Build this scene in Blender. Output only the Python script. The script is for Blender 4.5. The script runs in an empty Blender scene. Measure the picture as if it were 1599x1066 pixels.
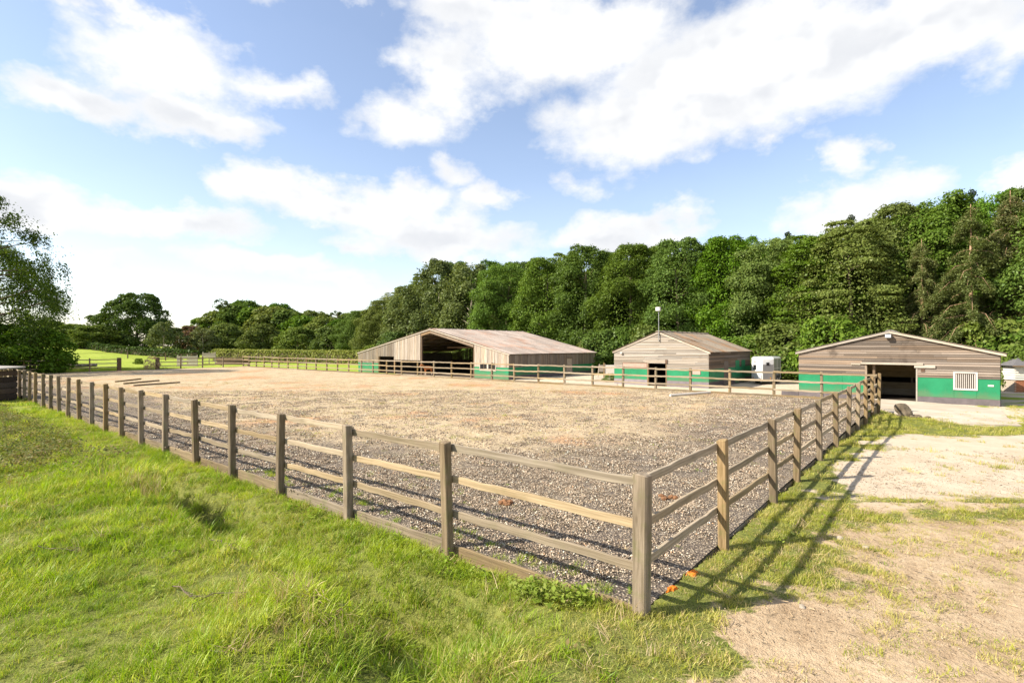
import bpy, bmesh, math, random
import numpy as np
from mathutils import Vector, Matrix

SC = bpy.context.scene
COL = SC.collection
R = math.radians
random.seed(7)
rng = np.random.default_rng(11)

# ------------------------------------------------------------------ camera
CAM_H = 2.5
cam_d = bpy.data.cameras.new('camera')
cam = bpy.data.objects.new('camera', cam_d)
COL.objects.link(cam)
cam.location = (0, 0, CAM_H)
cam.rotation_euler = (R(90), 0, 0)
cam_d.sensor_width = 36.0
cam_d.lens = 36.0 * 816 / 1599
cam_d.shift_y = 7.0 / 1599
cam_d.clip_start = 0.05
cam_d.clip_end = 3000
SC.camera = cam

# ------------------------------------------------------------------ sun + exposure
SUN_DIR = Vector((-0.756, -0.179, 0.629)).normalized()      # towards the sun
sun_d = bpy.data.lights.new('sun', 'SUN')
sun_d.energy = 5.0
sun_d.angle = R(0.55)
sun_d.color = (1.0, 0.91, 0.77)
sun = bpy.data.objects.new('sun', sun_d)
sun.location = SUN_DIR * 80
sun.rotation_euler = SUN_DIR.to_track_quat('Z', 'Y').to_euler()
COL.objects.link(sun)
SC.view_settings.view_transform = 'Standard'
SC.view_settings.look = 'None'
SC.view_settings.gamma = 1.0
SC.view_settings.use_curve_mapping = False
SC.view_settings.exposure = 1.0
SC.cycles.use_denoising = True
SC.cycles.max_bounces = 4
SC.cycles.diffuse_bounces = 3
SC.cycles.glossy_bounces = 2
SC.cycles.transmission_bounces = 2
SC.cycles.transparent_max_bounces = 8
SC.cycles.caustics_reflective = False
SC.cycles.caustics_refractive = False

# ------------------------------------------------------------------ node helper
class NT:
    def __init__(self, tree):
        self.t = tree; self.l = tree.links
    def n(self, typ, ins=None, **props):
        nd = self.t.nodes.new(typ)
        for k, v in props.items(): setattr(nd, k, v)
        if ins:
            for k, v in ins.items(): self.put(nd.inputs[k], v)
        return nd
    def put(self, sock, v):
        if isinstance(v, bpy.types.NodeSocket): self.l.new(v, sock)
        else:
            if isinstance(v, (tuple, list)) and sock.type == 'RGBA' and len(v) == 3: v = (*v, 1)
            sock.default_value = v
    def math(self, op, a, b=0.0, c=None, clamp=False):
        nd = self.n('ShaderNodeMath', operation=op, use_clamp=clamp)
        self.put(nd.inputs[0], a); self.put(nd.inputs[1], b)
        if c is not None: self.put(nd.inputs[2], c)
        return nd.outputs[0]
    def noise(self, vec, scale, detail=3, rough=0.55, dist=0.0):
        nd = self.n('ShaderNodeTexNoise', {'Scale': scale, 'Detail': detail, 'Roughness': rough, 'Distortion': dist})
        if vec is not None: self.l.new(vec, nd.inputs['Vector'])
        return nd.outputs['Fac']
    def ramp(self, fac, stops, interp='LINEAR'):
        nd = self.n('ShaderNodeValToRGB'); cr = nd.color_ramp; cr.interpolation = interp
        while len(cr.elements) < len(stops): cr.elements.new(0.5)
        for e, (p, c) in zip(cr.elements, stops):
            e.position = p
            e.color = (c, c, c, 1) if not isinstance(c, tuple) else (*c, 1)
        self.l.new(fac, nd.inputs[0]); return nd.outputs[0]
    def rng(self, v, a, b, c=0.0, d=1.0):
        nd = self.n('ShaderNodeMapRange', {'Value': v, 'From Min': a, 'From Max': b, 'To Min': c, 'To Max': d}, interpolation_type='SMOOTHSTEP')
        return nd.outputs[0]
    def mix(self, f, a, b, mode='MIX'):
        nd = self.n('ShaderNodeMix', data_type='RGBA', blend_type=mode)
        self.put(nd.inputs[0], f); self.put(nd.inputs[6], a); self.put(nd.inputs[7], b)
        return nd.outputs[2]
    def scalevec(self, v, s):
        nd = self.n('ShaderNodeMapping', {'Vector': v, 'Scale': s}); return nd.outputs[0]

# ------------------------------------------------------------------ world: sky with clouds
def build_world():
    w = bpy.data.worlds.new('World'); SC.world = w; w.use_nodes = True
    w.node_tree.nodes.clear(); T = NT(w.node_tree)
    sky = T.n('ShaderNodeTexSky', sky_type='NISHITA')
    sky.sun_disc = False
    sky.sun_elevation = math.asin(SUN_DIR.z)
    sky.sun_rotation = math.atan2(SUN_DIR.x, SUN_DIR.y)
    sky.altitude = 60; sky.air_density = 1.0; sky.dust_density = 0.6; sky.ozone_density = 1.6
    tc = T.n('ShaderNodeTexCoord'); d = T.n('ShaderNodeSeparateXYZ', {0: tc.outputs['Generated']})
    az = T.math('ARCTAN2', d.outputs[0], d.outputs[1])
    el = T.math('ARCSINE', d.outputs[2])
    comb = T.n('ShaderNodeCombineXYZ', {0: az, 1: T.math('MULTIPLY', el, 1.5), 2: 0.37})
    v = comb.outputs[0]
    # warp the angular position so the cloud edges break up
    wn = T.n('ShaderNodeTexNoise', {'Vector': v, 'Scale': 4.2, 'Detail': 6.0, 'Roughness': 0.6})
    ws = T.n('ShaderNodeSeparateXYZ', {0: wn.outputs['Color']})
    az2 = T.math('ADD', az, T.math('MULTIPLY', T.math('SUBTRACT', ws.outputs[0], 0.5), 0.34))
    el2 = T.math('ADD', el, T.math('MULTIPLY', T.math('SUBTRACT', ws.outputs[1], 0.5), 0.20))
    blobs = [  # photograph positions of the clouds, turned into azimuth / elevation of the sky
        (250,85,175,75,1.0),(90,150,150,42,.9),(430,130,90,45,.8),(300,185,140,40,.9),(190,5,150,30,.8),(20,140,60,40,.6),
        (900,55,210,95,1.1),(1160,110,290,125,1.3),(1400,50,260,85,1.2),(1010,205,140,70,1.0),(700,125,85,80,.9),(640,190,90,50,.8),(760,20,120,50,.8),
        (1580,60,120,60,.8),(1230,215,34,28,.6),(1325,245,48,38,.7),(705,265,46,26,.55),(560,8,60,20,.5),
        (60,318,170,52,.95),(270,350,170,40,.95),(350,290,70,30,.7),(480,308,160,40,.95),(610,318,110,42,.9),(690,372,150,42,.95),(775,318,62,32,.8),
        (985,358,100,42,.95),(930,375,80,26,.7),(1300,332,135,45,.95),(1400,315,70,30,.6),(1585,278,60,30,.8),(900,285,45,30,.5),
        (150,425,80,30,.6),(430,425,130,28,.7),(550,450,70,22,.55),(560,380,60,22,.6),
        (-150,240,150,80,1.0),(1750,150,120,60,1.0),(760,-160,260,70,1.0),(250,-130,200,60,.9),(1400,-170,220,60,.9)]
    dens = None
    for (px, py, rx, ry, s) in blobs:
        a0 = math.atan((px - 800) / 816); e0 = math.atan((540 - py) / 816 * math.cos(a0))
        ra = rx / 816 * math.cos(a0) ** 2; re = ry / 816 * math.cos(a0) * math.cos(e0) ** 2
        dx = T.math('DIVIDE', T.math('SUBTRACT', az2, a0), ra * 1.15)
        dy = T.math('DIVIDE', T.math('SUBTRACT', el2, e0), re * 1.15)
        q = T.math('SQRT', T.math('ADD', T.math('MULTIPLY', dx, dx), T.math('MULTIPLY', dy, dy)))
        m = T.math('MULTIPLY', T.math('SUBTRACT', 1.0, q), s)
        dens = m if dens is None else T.math('SMOOTH_MAX', dens, m, 0.25)
    fb = T.noise(v, 7.0, 8, 0.62)
    # the rest of the sky, out of the frame: fair-weather cloud of the same kind
    away = T.rng(T.math('MAXIMUM', T.math('ABSOLUTE', az), T.math('MULTIPLY', el, 1.25)), 0.95, 1.25)
    gen = T.math('MULTIPLY', T.math('SUBTRACT', T.noise(v, 2.3, 5, 0.55), 0.47), 5.0)
    dens = T.math('ADD', T.math('MULTIPLY', dens, T.math('SUBTRACT', 1.0, away)), T.math('MULTIPLY', gen, away))
    dens2 = T.math('ADD', dens, T.math('MULTIPLY', T.math('SUBTRACT', fb, 0.5), 1.25))
    cover = T.rng(dens2, -0.10, 0.58)
    thick = T.rng(dens2, 0.25, 1.05)
    # side towards the sun and the zenith bright, undersides grey: slope of the cloud noise
    vo = T.n('ShaderNodeVectorMath', {0: v, 1: (-0.025, 0.06, 0.0)}, operation='ADD').outputs[0]
    s1 = T.noise(v, 6.0, 4, 0.5); s2 = T.noise(vo, 6.0, 4, 0.5)
    shade = T.math('MULTIPLY', T.rng(T.math('SUBTRACT', s2, s1), -0.03, 0.13), T.math('ADD', 0.35, T.math('MULTIPLY', thick, 0.65)))
    ccol = T.mix(shade, (7.3, 7.35, 7.4), (5.9, 6.05, 6.35))
    # thin veil near the horizon
    veil = T.rng(el, 0.0, 0.40, 0.30, 0.08)
    cover = T.math('MAXIMUM', cover, veil)
    skyc = T.mix(1.0, sky.outputs[0], (1.86, 1.71, 1.66), 'MULTIPLY')
    col = T.mix(cover, skyc, ccol)
    bg = T.n('ShaderNodeBackground', {'Color': col, 'Strength': 0.072})
    out = T.n('ShaderNodeOutputWorld', {'Surface': bg.outputs[0]})
build_world()

# ------------------------------------------------------------------ object helpers
def tag(o, label=None, cat=None, group=None, kind=None):
    if label: o['label'] = label
    if cat: o['category'] = cat
    if group: o['group'] = group
    if kind: o['kind'] = kind
    return o
def link(name, me, mat=None, parent=None, loc=(0, 0, 0), rot=(0, 0, 0), scl=(1, 1, 1)):
    o = bpy.data.objects.new(name, me); COL.objects.link(o)
    o.location = loc; o.rotation_euler = rot; o.scale = scl
    if parent is not None: o.parent = parent
    if mat is not None and me is not None:
        if len(me.materials) == 0: me.materials.append(mat)
    return o
def empty(name, loc, rz=0.0):
    o = bpy.data.objects.new(name, None); COL.objects.link(o)
    o.location = loc; o.rotation_euler = (0, 0, rz); o.empty_display_size = 0.3
    return o
def mesh_np(name, v, f, smooth=False):
    """v (n,3); f list of equal-length index arrays"""
    me = bpy.data.meshes.new(name)
    v = np.asarray(v, dtype=np.float32); groups = [np.asarray(g, dtype=np.int32) for g in (f if isinstance(f, list) else [f])]
    nl = sum(g.size for g in groups); nf = sum(len(g) for g in groups)
    me.vertices.add(len(v)); me.vertices.foreach_set('co', v.ravel())
    me.loops.add(nl); me.polygons.add(nf)
    me.loops.foreach_set('vertex_index', np.concatenate([g.ravel() for g in groups]))
    tot = np.concatenate([np.full(len(g), g.shape[1], np.int32) for g in groups])
    st = np.concatenate([[0], np.cumsum(tot)[:-1]]).astype(np.int32)
    me.polygons.foreach_set('loop_start', st); me.polygons.foreach_set('loop_total', tot)
    if smooth: me.polygons.foreach_set('use_smooth', np.ones(nf, dtype=bool))
    me.update(calc_edges=True); me.validate()
    return me
class MB:
    """collects boxes, tubes and prisms into one mesh"""
    def __init__(self): self.v = []; self.f = []
    def box(self, x0, x1, y0, y1, z0, z1, M=None):
        b = len(self.v)
        c = [(x0,y0,z0),(x1,y0,z0),(x1,y1,z0),(x0,y1,z0),(x0,y0,z1),(x1,y0,z1),(x1,y1,z1),(x0,y1,z1)]
        if M is not None: c = [tuple(M @ Vector(p)) for p in c]
        self.v += c
        self.f += [tuple(b + i for i in q) for q in ((3,2,1,0),(4,5,6,7),(0,1,5,4),(1,2,6,5),(2,3,7,6),(3,0,4,7))]
        return self
    def prism(self, poly, y0, y1):
        """poly in x,z (counter-clockwise seen from -y), extruded along y"""
        b = len(self.v); n = len(poly)
        self.v += [(x, y0, z) for x, z in poly] + [(x, y1, z) for x, z in poly]
        self.f.append(tuple(b + i for i in range(n))); self.f.append(tuple(b + n + i for i in reversed(range(n))))
        for i in range(n):
            j = (i + 1) % n; self.f.append((b + j, b + i, b + n + i, b + n + j))
        return self
    def tube(self, pts, rad, sides=8, caps=True):
        b0 = len(self.v); pts = [Vector(p) for p in pts]; n = len(pts)
        if not isinstance(rad, (list, tuple)): rad = [rad] * n
        ref = Vector((0.13, 0.21, 0.97)).normalized()
        for i, p in enumerate(pts):
            t = (pts[min(i + 1, n - 1)] - pts[max(i - 1, 0)]).normalized()
            u = t.cross(ref)
            if u.length < 0.2: u = t.cross(Vector((1, 0, 0)))
            u.normalize(); w = t.cross(u)
            for k in range(sides):
                a = 2 * math.pi * k / sides
                self.v.append(tuple(p + (u * math.cos(a) + w * math.sin(a)) * rad[i]))
        for i in range(n - 1):
            for k in range(sides):
                k2 = (k + 1) % sides
                self.f.append((b0 + i*sides + k, b0 + i*sides + k2, b0 + (i+1)*sides + k2, b0 + (i+1)*sides + k))
        if caps:
            self.f.append(tuple(b0 + k for k in reversed(range(sides))))
            self.f.append(tuple(b0 + (n-1)*sides + k for k in range(sides)))
        return self
    def mesh(self, name, smooth=False, bevel=0.0):
        me = bpy.data.meshes.new(name); me.from_pydata(self.v, [], self.f)
        bm = bmesh.new(); bm.from_mesh(me); bmesh.ops.recalc_face_normals(bm, faces=bm.faces[:])
        if bevel: bmesh.ops.bevel(bm, geom=bm.edges[:], offset=bevel, segments=1, affect='EDGES', clamp_overlap=True)
        bm.to_mesh(me); bm.free()
        if smooth:
            for p in me.polygons: p.use_smooth = True
        return me
    def build(self, name, mat, parent=None, smooth=False, bevel=0.0, **kw):
        me = self.mesh(name, smooth, bevel); me.materials.append(mat)
        return link(name, me, None, parent, **kw)

# numpy value noise for laying things out
def vnoise(x, y, seed=0):
    xi = np.floor(x).astype(np.int64); yi = np.floor(y).astype(np.int64); fx = x - xi; fy = y - yi
    def h(a, b):
        n = (a * 374761393 + b * 668265263 + seed * 974711) & 0xffffffff
        n = ((n ^ (n >> 13)) * 1274126177) & 0xffffffff
        return ((n ^ (n >> 16)) & 0xffff) / 65535.0
    u = fx * fx * (3 - 2 * fx); w = fy * fy * (3 - 2 * fy)
    return (h(xi, yi) * (1-u) + h(xi+1, yi) * u) * (1-w) + (h(xi, yi+1) * (1-u) + h(xi+1, yi+1) * u) * w
def fbm(x, y, s=1.0, oct=4, seed=0):
    r = 0; a = 0.5; t = 0
    for i in range(oct):
        r = r + a * vnoise(x * s, y * s, seed + i * 7); t += a; a *= 0.5; s *= 2.03
    return r / t
def sstep(x, a, b):
    t = np.clip((x - a) / (b - a), 0, 1); return t * t * (3 - 2 * t)

# ------------------------------------------------------------------ arena frame and terrain
C0 = np.array([1.26, 5.126]); LD = np.array([-0.7707, 0.6372]); RD = np.array([0.6372, 0.7707])
A_LEN, B_LEN = 64.0, 23.6
FRAME_RZ = math.atan2(-LD[1], -LD[0])      # local x runs to the right along the barn fronts, local y away from the camera
def ab(x, y):
    dx = x - C0[0]; dy = y - C0[1]
    return dx * LD[0] + dy * LD[1], dx * RD[0] + dy * RD[1]
def W(a, b): return C0[0] + a * LD[0] + b * RD[0], C0[1] + a * LD[1] + b * RD[1]
def arena_z(b): return -0.12 + 0.10 * np.clip(b / B_LEN, 0, 1)
def gz(x, y):
    x = np.asarray(x, float); y = np.asarray(y, float)
    a, b = ab(x, y); dL = -b
    wob = (fbm(a, b * 0 + 3.1, 0.5, 2, 5) - 0.5) * 0.7
    A = sstep(a, 0.2, 2.2)
    ditch_c = 1.35 + 0.55 * sstep(a, 8, 1.5) + wob
    hot = np.clip(np.exp(-((a - 10.0) / 3.8) ** 2) + np.exp(-((a - 1.7) / 1.3) ** 2), 0, 1)
    D = (0.16 + 0.46 * hot) * (0.3 + 0.7 * sstep(a, 20, 14))
    front = -0.26 - D * sstep(dL, 0.45, 0.95) * (1 - sstep(dL, ditch_c + 0.1, ditch_c + 0.5)) \
        + (0.22 + 0.30 * hot) * sstep(dL, ditch_c + 0.1, ditch_c + 0.55) - 0.24 * hot * sstep(dL, ditch_c + 0.8, ditch_c + 2.6) + 0.012 * np.clip(dL - 2, 0, 20)
    near = -0.09 + 0 * x
    fz = near * (1 - A) + front * A
    right = -0.10 - 0.055 * sstep(b, 0.3, 2.5) - 0.345 * sstep(b, 9, 24)
    # combine: front side where b<0 and a>0
    z = np.where(b < 0, fz, right)
    far = -0.50 * sstep(b, B_LEN + 0.2, B_LEN + 3.0)
    inside = (a > 0) & (b > 0)
    z = np.where(inside & (b <= B_LEN) & (a < A_LEN), -0.45, z)
    z = np.where((a > 0) & (b > B_LEN), right + (-0.02 + far - right) * sstep(a, 0, 3), z)
    z = np.where((a >= A_LEN) & (b > 0) & (b <= B_LEN), -0.1, z)
    # soft slope just right of the far corner
    # ground dips under the arena edge boards
    # far field climbs to the left
    z = z + 2.3 * sstep(-x, 40, 110) * sstep(y, 60, 125) + 0.25 * sstep(y, 90, 200)
    # grassy mound at the end of the right-hand fence
    z = z + 0.20 * np.exp(-(((x - 14.9) / 1.3) ** 2 + ((y - 19.9) / 1.6) ** 2))
    amp = np.where(b < 0, 0.10, 0.03) * sstep(a, -1.5, 1.0) + 0.03
    z = z + amp * (fbm(x, y, 0.9, 4, 21) - 0.5) * np.where(inside & (b <= B_LEN) & (a < A_LEN), 0, 1)
    return z
def gz1(x, y): return float(gz(np.array([x]), np.array([y]))[0])
def dirt_mask(x, y):
    """1 = bare earth or sand, 0 = grass"""
    a, b = ab(x, y); dR = -a
    n = fbm(x, y, 0.8, 4, 31) - 0.5; n2 = fbm(x, y, 3.1, 3, 41) - 0.5
    nn = n + 0.5 * n2
    d = np.zeros_like(x, dtype=float)
    inR = (a < 0) | ((b < 0) & (x > 0.2))
    strip = 0.32 * sstep(nn, -0.05, 0.2) + 0.68 * sstep(dR + 1.5 * nn, 0.35, 1.15)                       # verge by the right-hand fence
    nearpatch = sstep(x - 0.80 * (y - 4.0) + 2.6 * nn, 0.6, 2.3) * 0.94
    gstrip = np.exp(-((y - 8.15 - 0.06 * (x - 6) + 1.2 * n) / 0.40) ** 2) * (0.70 - 0.5 * np.clip(n2 * 2, 0, 1))
    front = nearpatch * (1 - gstrip)
    sand = sstep(y + 2.0 * n, 8.6, 9.5) * (1 - sstep(y + 2.2 * nn - 0.20 * (x - 14), 16.0, 17.6))
    backpatch = sstep(y, 18.5, 20) * np.clip(0.62 + 1.6 * nn, 0, 1)
    r = np.where(y < 8.9, front, np.maximum(sand, backpatch) )
    mound = np.exp(-(((x - 14.9) / 1.8) ** 2 + ((y - 19.9) / 2.3) ** 2))
    r = r * strip * (1 - sstep(mound, 0.2, 0.5))
    d = np.where(inR, r, d)
    yard = (b > B_LEN) & (a > -3) & (a < 46)
    dy = np.clip(sstep(b + nn * 3, B_LEN + 0.5, B_LEN + 2.0) * (1 - sstep(b + nn * 5, B_LEN + 18, B_LEN + 22)), 0, 1) * (1 - sstep(a + 6 * nn, 41, 45))
    d = np.where(yard, np.maximum(d, dy * 0.95), d)
    return np.clip(d, 0, 1)

# ------------------------------------------------------------------ materials
MATS = {}
def mat(name, rough=0.8, spec=0.3):
    m = bpy.data.materials.new(name); m.use_nodes = True; m.node_tree.nodes.clear()
    T = NT(m.node_tree)
    bs = T.n('ShaderNodeBsdfPrincipled', {'Roughness': rough, 'Specular IOR Level': spec})
    T.n('ShaderNodeOutputMaterial', {'Surface': bs.outputs[0]})
    T.bs = bs; MATS[name] = m
    return m, T
def bump(T, h, strength=0.4, dist=0.02):
    b = T.n('ShaderNodeBump', {'Height': h, 'Strength': strength, 'Distance': dist})
    T.l.new(b.outputs[0], T.bs.inputs['Normal'])

def plain(name, col, rough=0.7, spec=0.3, metal=0.0, var=0.15, scale=6.0):
    m, T = mat(name, rough, spec); T.bs.inputs['Metallic'].default_value = metal
    tc = T.n('ShaderNodeTexCoord'); n = T.noise(tc.outputs['Object'], scale, 5, 0.6)
    oi = T.n('ShaderNodeObjectInfo')
    f = T.math('ADD', T.math('MULTIPLY', n, 0.7), T.math('MULTIPLY', oi.outputs['Random'], 0.3))
    lo = tuple(c * (1 - var) for c in col); hi = tuple(min(1, c * (1 + var)) for c in col)
    T.put(T.bs.inputs['Base Color'], T.ramp(f, [(0.25, lo), (0.75, hi)]))
    bump(T, n, 0.15, 0.01)
    return m

def wood(name, c_lo, c_hi, c_dark, grain_axis=0, dark_amt=0.5, green=0.0, stain=0.0, vary=0.45):
    """weathered sawn timber, grain along the object's own long axis"""
    m, T = mat(name, 0.85, 0.15)
    tc = T.n('ShaderNodeTexCoord'); oi = T.n('ShaderNodeObjectInfo'); ge = T.n('ShaderNodeNewGeometry')
    off = T.n('ShaderNodeVectorMath', {0: tc.outputs['Object'], 1: T.n('ShaderNodeCombineXYZ', {0: T.math('MULTIPLY', oi.outputs['Random'], 57.0), 1: T.math('MULTIPLY', oi.outputs['Random'], 31.0), 2: T.math('MULTIPLY', oi.outputs['Random'], 17.0)}).outputs[0]}, operation='ADD').outputs[0]
    s = [38.0, 38.0, 38.0]; s[grain_axis] = 2.2
    g = T.noise(T.scalevec(off, tuple(s)), 1.0, 4, 0.65)
    s2 = [9.0, 9.0, 9.0]; s2[grain_axis] = 1.6
    st = T.noise(T.scalevec(off, tuple(s2)), 1.0, 4, 0.6)
    base = T.mix(T.rng(g, 0.3, 0.7), c_lo, c_hi)
    tone = T.n('ShaderNodeHueSaturation', {'Color': base, 'Value': T.math('ADD', 0.93 - vary / 2, T.math('MULTIPLY', oi.outputs['Random'], vary)), 'Saturation': T.math('ADD', 0.74, T.math('MULTIPLY', T.math('FRACT', T.math('MULTIPLY', oi.outputs['Random'], 7.3)), 0.45))}).outputs[0]
    dk = T.math('MULTIPLY', T.rng(st, 0.52, 0.74), dark_amt)
    col = T.mix(dk, tone, c_dark)
    if stain > 0:
        sn = T.noise(ge.outputs['Position'], 0.55, 4, 0.6)
        col = T.mix(T.math('MULTIPLY', T.rng(sn, 0.56, 0.68), stain), col, c_dark)
    if green > 0:
        gn = T.noise(ge.outputs['Position'], 5.0, 4, 0.6)
        col = T.mix(T.math('MULTIPLY', T.rng(gn, 0.5, 0.7), green), col, (0.13, 0.15, 0.045))
    T.put(T.bs.inputs['Base Color'], col)
    bump(T, T.math('ADD', g, T.math('MULTIPLY', st, 0.5)), 0.5, 0.004)
    return m

M_POST = wood('post_timber', (0.166, 0.120, 0.064), (0.302, 0.223, 0.138), (0.064, 0.046, 0.027), 2, 0.55, 0.35)
M_RAIL = wood('rail_timber', (0.237, 0.180, 0.111), (0.395, 0.313, 0.208), (0.095, 0.075, 0.043), 0, 0.5, 0.12)
M_KICK = wood('kickboard_timber', (0.158, 0.119, 0.073), (0.264, 0.205, 0.132), (0.066, 0.053, 0.033), 0, 0.6, 0.3)
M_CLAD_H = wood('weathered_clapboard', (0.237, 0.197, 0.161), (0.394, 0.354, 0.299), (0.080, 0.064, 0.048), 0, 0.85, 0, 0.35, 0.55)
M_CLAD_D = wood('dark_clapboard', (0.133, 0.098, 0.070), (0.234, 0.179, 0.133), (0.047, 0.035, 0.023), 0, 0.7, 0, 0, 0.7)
M_CLAD_V = wood('weathered_vertical_board', (0.266, 0.213, 0.166), (0.477, 0.406, 0.330), (0.115, 0.087, 0.069), 2, 0.55)
M_CLAD_VD = wood('grey_vertical_board', (0.156, 0.125, 0.098), (0.257, 0.211, 0.168), (0.070, 0.055, 0.043), 2, 0.55)
M_BEAM = wood('old_beam', (0.16, 0.11, 0.07), (0.28, 0.20, 0.13), (0.06, 0.04, 0.025), 0, 0.5)
M_BEAMV = wood('old_upright', (0.16, 0.11, 0.07), (0.30, 0.22, 0.14), (0.06, 0.04, 0.025), 2, 0.5)
M_SLEEPER = wood('dark_sleeper', (0.10, 0.07, 0.045), (0.20, 0.14, 0.09), (0.04, 0.03, 0.02), 2, 0.5)
M_POLE_BROWN = wood('brown_pole', (0.12, 0.08, 0.045), (0.24, 0.16, 0.09), (0.05, 0.035, 0.02), 0, 0.5)
M_BARGE = wood('pale_barge_board', (0.336, 0.280, 0.224), (0.496, 0.440, 0.368), (0.160, 0.128, 0.096), 0, 0.4)
M_LINTEL = wood('painted_track_board', (0.374, 0.326, 0.258), (0.510, 0.462, 0.381), (0.204, 0.170, 0.136), 0, 0.3)
M_STORE = wood('store_slat', (0.05, 0.036, 0.028), (0.12, 0.088, 0.068), (0.025, 0.018, 0.015), 0, 0.6, 0, 0, 0.9)
M_PLY = wood('interior_plywood', (0.30, 0.22, 0.12), (0.45, 0.35, 0.20), (0.14, 0.1, 0.06), 0, 0.6)

def green_paint():
    m, T = mat('green_painted_wall', 0.55, 0.35)
    tc = T.n('ShaderNodeTexCoord'); o = tc.outputs['Object']
    n = T.noise(o, 1.3, 5, 0.6); n2 = T.noise(o, 22.0, 4, 0.6)
    c = T.ramp(n, [(0.3, (0.008, 0.165, 0.068)), (0.7, (0.016, 0.225, 0.10))])
    streak = T.noise(T.scalevec(o, (9, 9, 0.7)), 1.0, 4, 0.6)
    c = T.mix(T.math('MULTIPLY', T.rng(streak, 0.62, 0.8), 0.30), c, (0.16, 0.24, 0.15))
    c = T.mix(T.math('MULTIPLY', T.rng(n2, 0.68, 0.78), 0.35), c, (0.10, 0.16, 0.10))
    zz = T.n('ShaderNodeSeparateXYZ', {0: o}).outputs[2]; mud = T.math('MULTIPLY', T.rng(T.math('ADD', zz, T.math('MULTIPLY', T.math('SUBTRACT', n, 0.5), 0.9)), 0.75, 0.30), 0.45)
    c = T.mix(mud, c, (0.16, 0.15, 0.09))
    T.put(T.bs.inputs['Base Color'], c); bump(T, n2, 0.12, 0.01)
    return m
M_GREEN = green_paint()
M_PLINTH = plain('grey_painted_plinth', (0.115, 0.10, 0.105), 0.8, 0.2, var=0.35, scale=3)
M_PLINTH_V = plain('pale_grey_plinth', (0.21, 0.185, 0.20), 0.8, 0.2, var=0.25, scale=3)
M_CONC = None
M_WHITE = plain('white_paint', (0.60, 0.56, 0.50), 0.5, 0.4, var=0.10)
M_WHITE_METAL = plain('white_painted_metal', (0.52, 0.49, 0.46), 0.45, 0.4, var=0.12, scale=15)
M_GRP = plain('white_trailer_body', (0.62, 0.62, 0.61), 0.3, 0.5, var=0.03)
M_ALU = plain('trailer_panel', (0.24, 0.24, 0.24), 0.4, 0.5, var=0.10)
M_TRIM = plain('trailer_trim', (0.68, 0.68, 0.66), 0.35, 0.5, var=0.05)
M_GLASS = plain('dark_glass', (0.015, 0.017, 0.02), 0.08, 0.6, var=0.1)
M_RUBBER = plain('tyre_rubber', (0.018, 0.018, 0.018), 0.8, 0.3, var=0.2)
M_METAL = plain('galvanised_metal', (0.35, 0.36, 0.37), 0.4, 0.5, 0.6, var=0.15)
M_IRON = plain('rusty_iron', (0.10, 0.06, 0.04), 0.8, 0.3, var=0.4, scale=30)
M_BRICK = plain('red_brick', (0.34, 0.14, 0.075), 0.85, 0.2, var=0.3, scale=9)
M_MORTAR = plain('mortar', (0.42, 0.36, 0.29), 0.9, 0.2)
M_SLATE = plain('slate', (0.13, 0.125, 0.13), 0.6, 0.35, var=0.25)
M_DARKFLOOR = plain('stable_floor', (0.055, 0.042, 0.032), 0.95, 0.1, var=0.4, scale=2)
M_LAMPGLASS = plain('lamp_glass', (0.62, 0.66, 0.70), 0.15, 0.6, var=0.05)
M_STONE = plain('pale_stone', (0.34, 0.29, 0.23), 0.9, 0.2, var=0.3, scale=14)
M_DUNG = plain('dry_manure', (0.20, 0.105, 0.055), 0.95, 0.1, var=0.5, scale=40)
M_ORANGE = plain('orange_marker_powder', (0.60, 0.16, 0.02), 0.95, 0.1, var=0.35, scale=30)

def roof_mat(name, base, rust, rust_amt):
    m, T = mat(name, 0.85, 0.2)
    ge = T.n('ShaderNodeNewGeometry'); oi = T.n('ShaderNodeObjectInfo'); p = ge.outputs['Position']
    n1 = T.noise(p, 0.55, 5, 0.62); n2 = T.noise(p, 5.0, 5, 0.65); n3 = T.noise(p, 26.0, 3, 0.6)
    c = T.mix(T.rng(n2, 0.3, 0.7), tuple(x * 0.78 for x in base), tuple(x * 1.15 for x in base))
    c = T.mix(T.math('MULTIPLY', T.rng(T.math('ADD', n1, T.math('MULTIPLY', T.math('SUBTRACT', n2, 0.5), 0.5)), 0.50, 0.68), rust_amt), c, rust)
    c = T.mix(T.math('MULTIPLY', T.rng(n3, 0.6, 0.75), 0.3), c, (0.10, 0.09, 0.06))
    c = T.n('ShaderNodeHueSaturation', {'Color': c, 'Value': T.math('ADD', 0.82, T.math('MULTIPLY', oi.outputs['Random'], 0.36))}).outputs[0]
    T.put(T.bs.inputs['Base Color'], c); bump(T, n3, 0.25, 0.01)
    return m
M_ROOF_A = roof_mat('fibre_cement_roof', (0.29, 0.245, 0.215), (0.30, 0.16, 0.10), 0.55)
M_ROOF_B = roof_mat('mossy_cement_roof', (0.22, 0.185, 0.145), (0.25, 0.14, 0.07), 0.75)
M_ROOF_C = roof_mat('pale_cement_roof', (0.33, 0.31, 0.285), (0.28, 0.22, 0.16), 0.3)

def concrete():
    m, T = mat('concrete_apron', 0.9, 0.2)
    p = T.n('ShaderNodeNewGeometry').outputs['Position']
    n1 = T.noise(p, 0.7, 5, 0.6); n2 = T.noise(p, 8.0, 5, 0.65)
    c = T.mix(T.rng(n1, 0.35, 0.65), (0.38, 0.32, 0.25), (0.48, 0.42, 0.34))
    c = T.mix(T.math('MULTIPLY', T.rng(n2, 0.5, 0.75), 0.45), c, (0.33, 0.27, 0.19))
    T.put(T.bs.inputs['Base Color'], c); bump(T, n2, 0.3, 0.01)
    return m
M_CONC = concrete()

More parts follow.
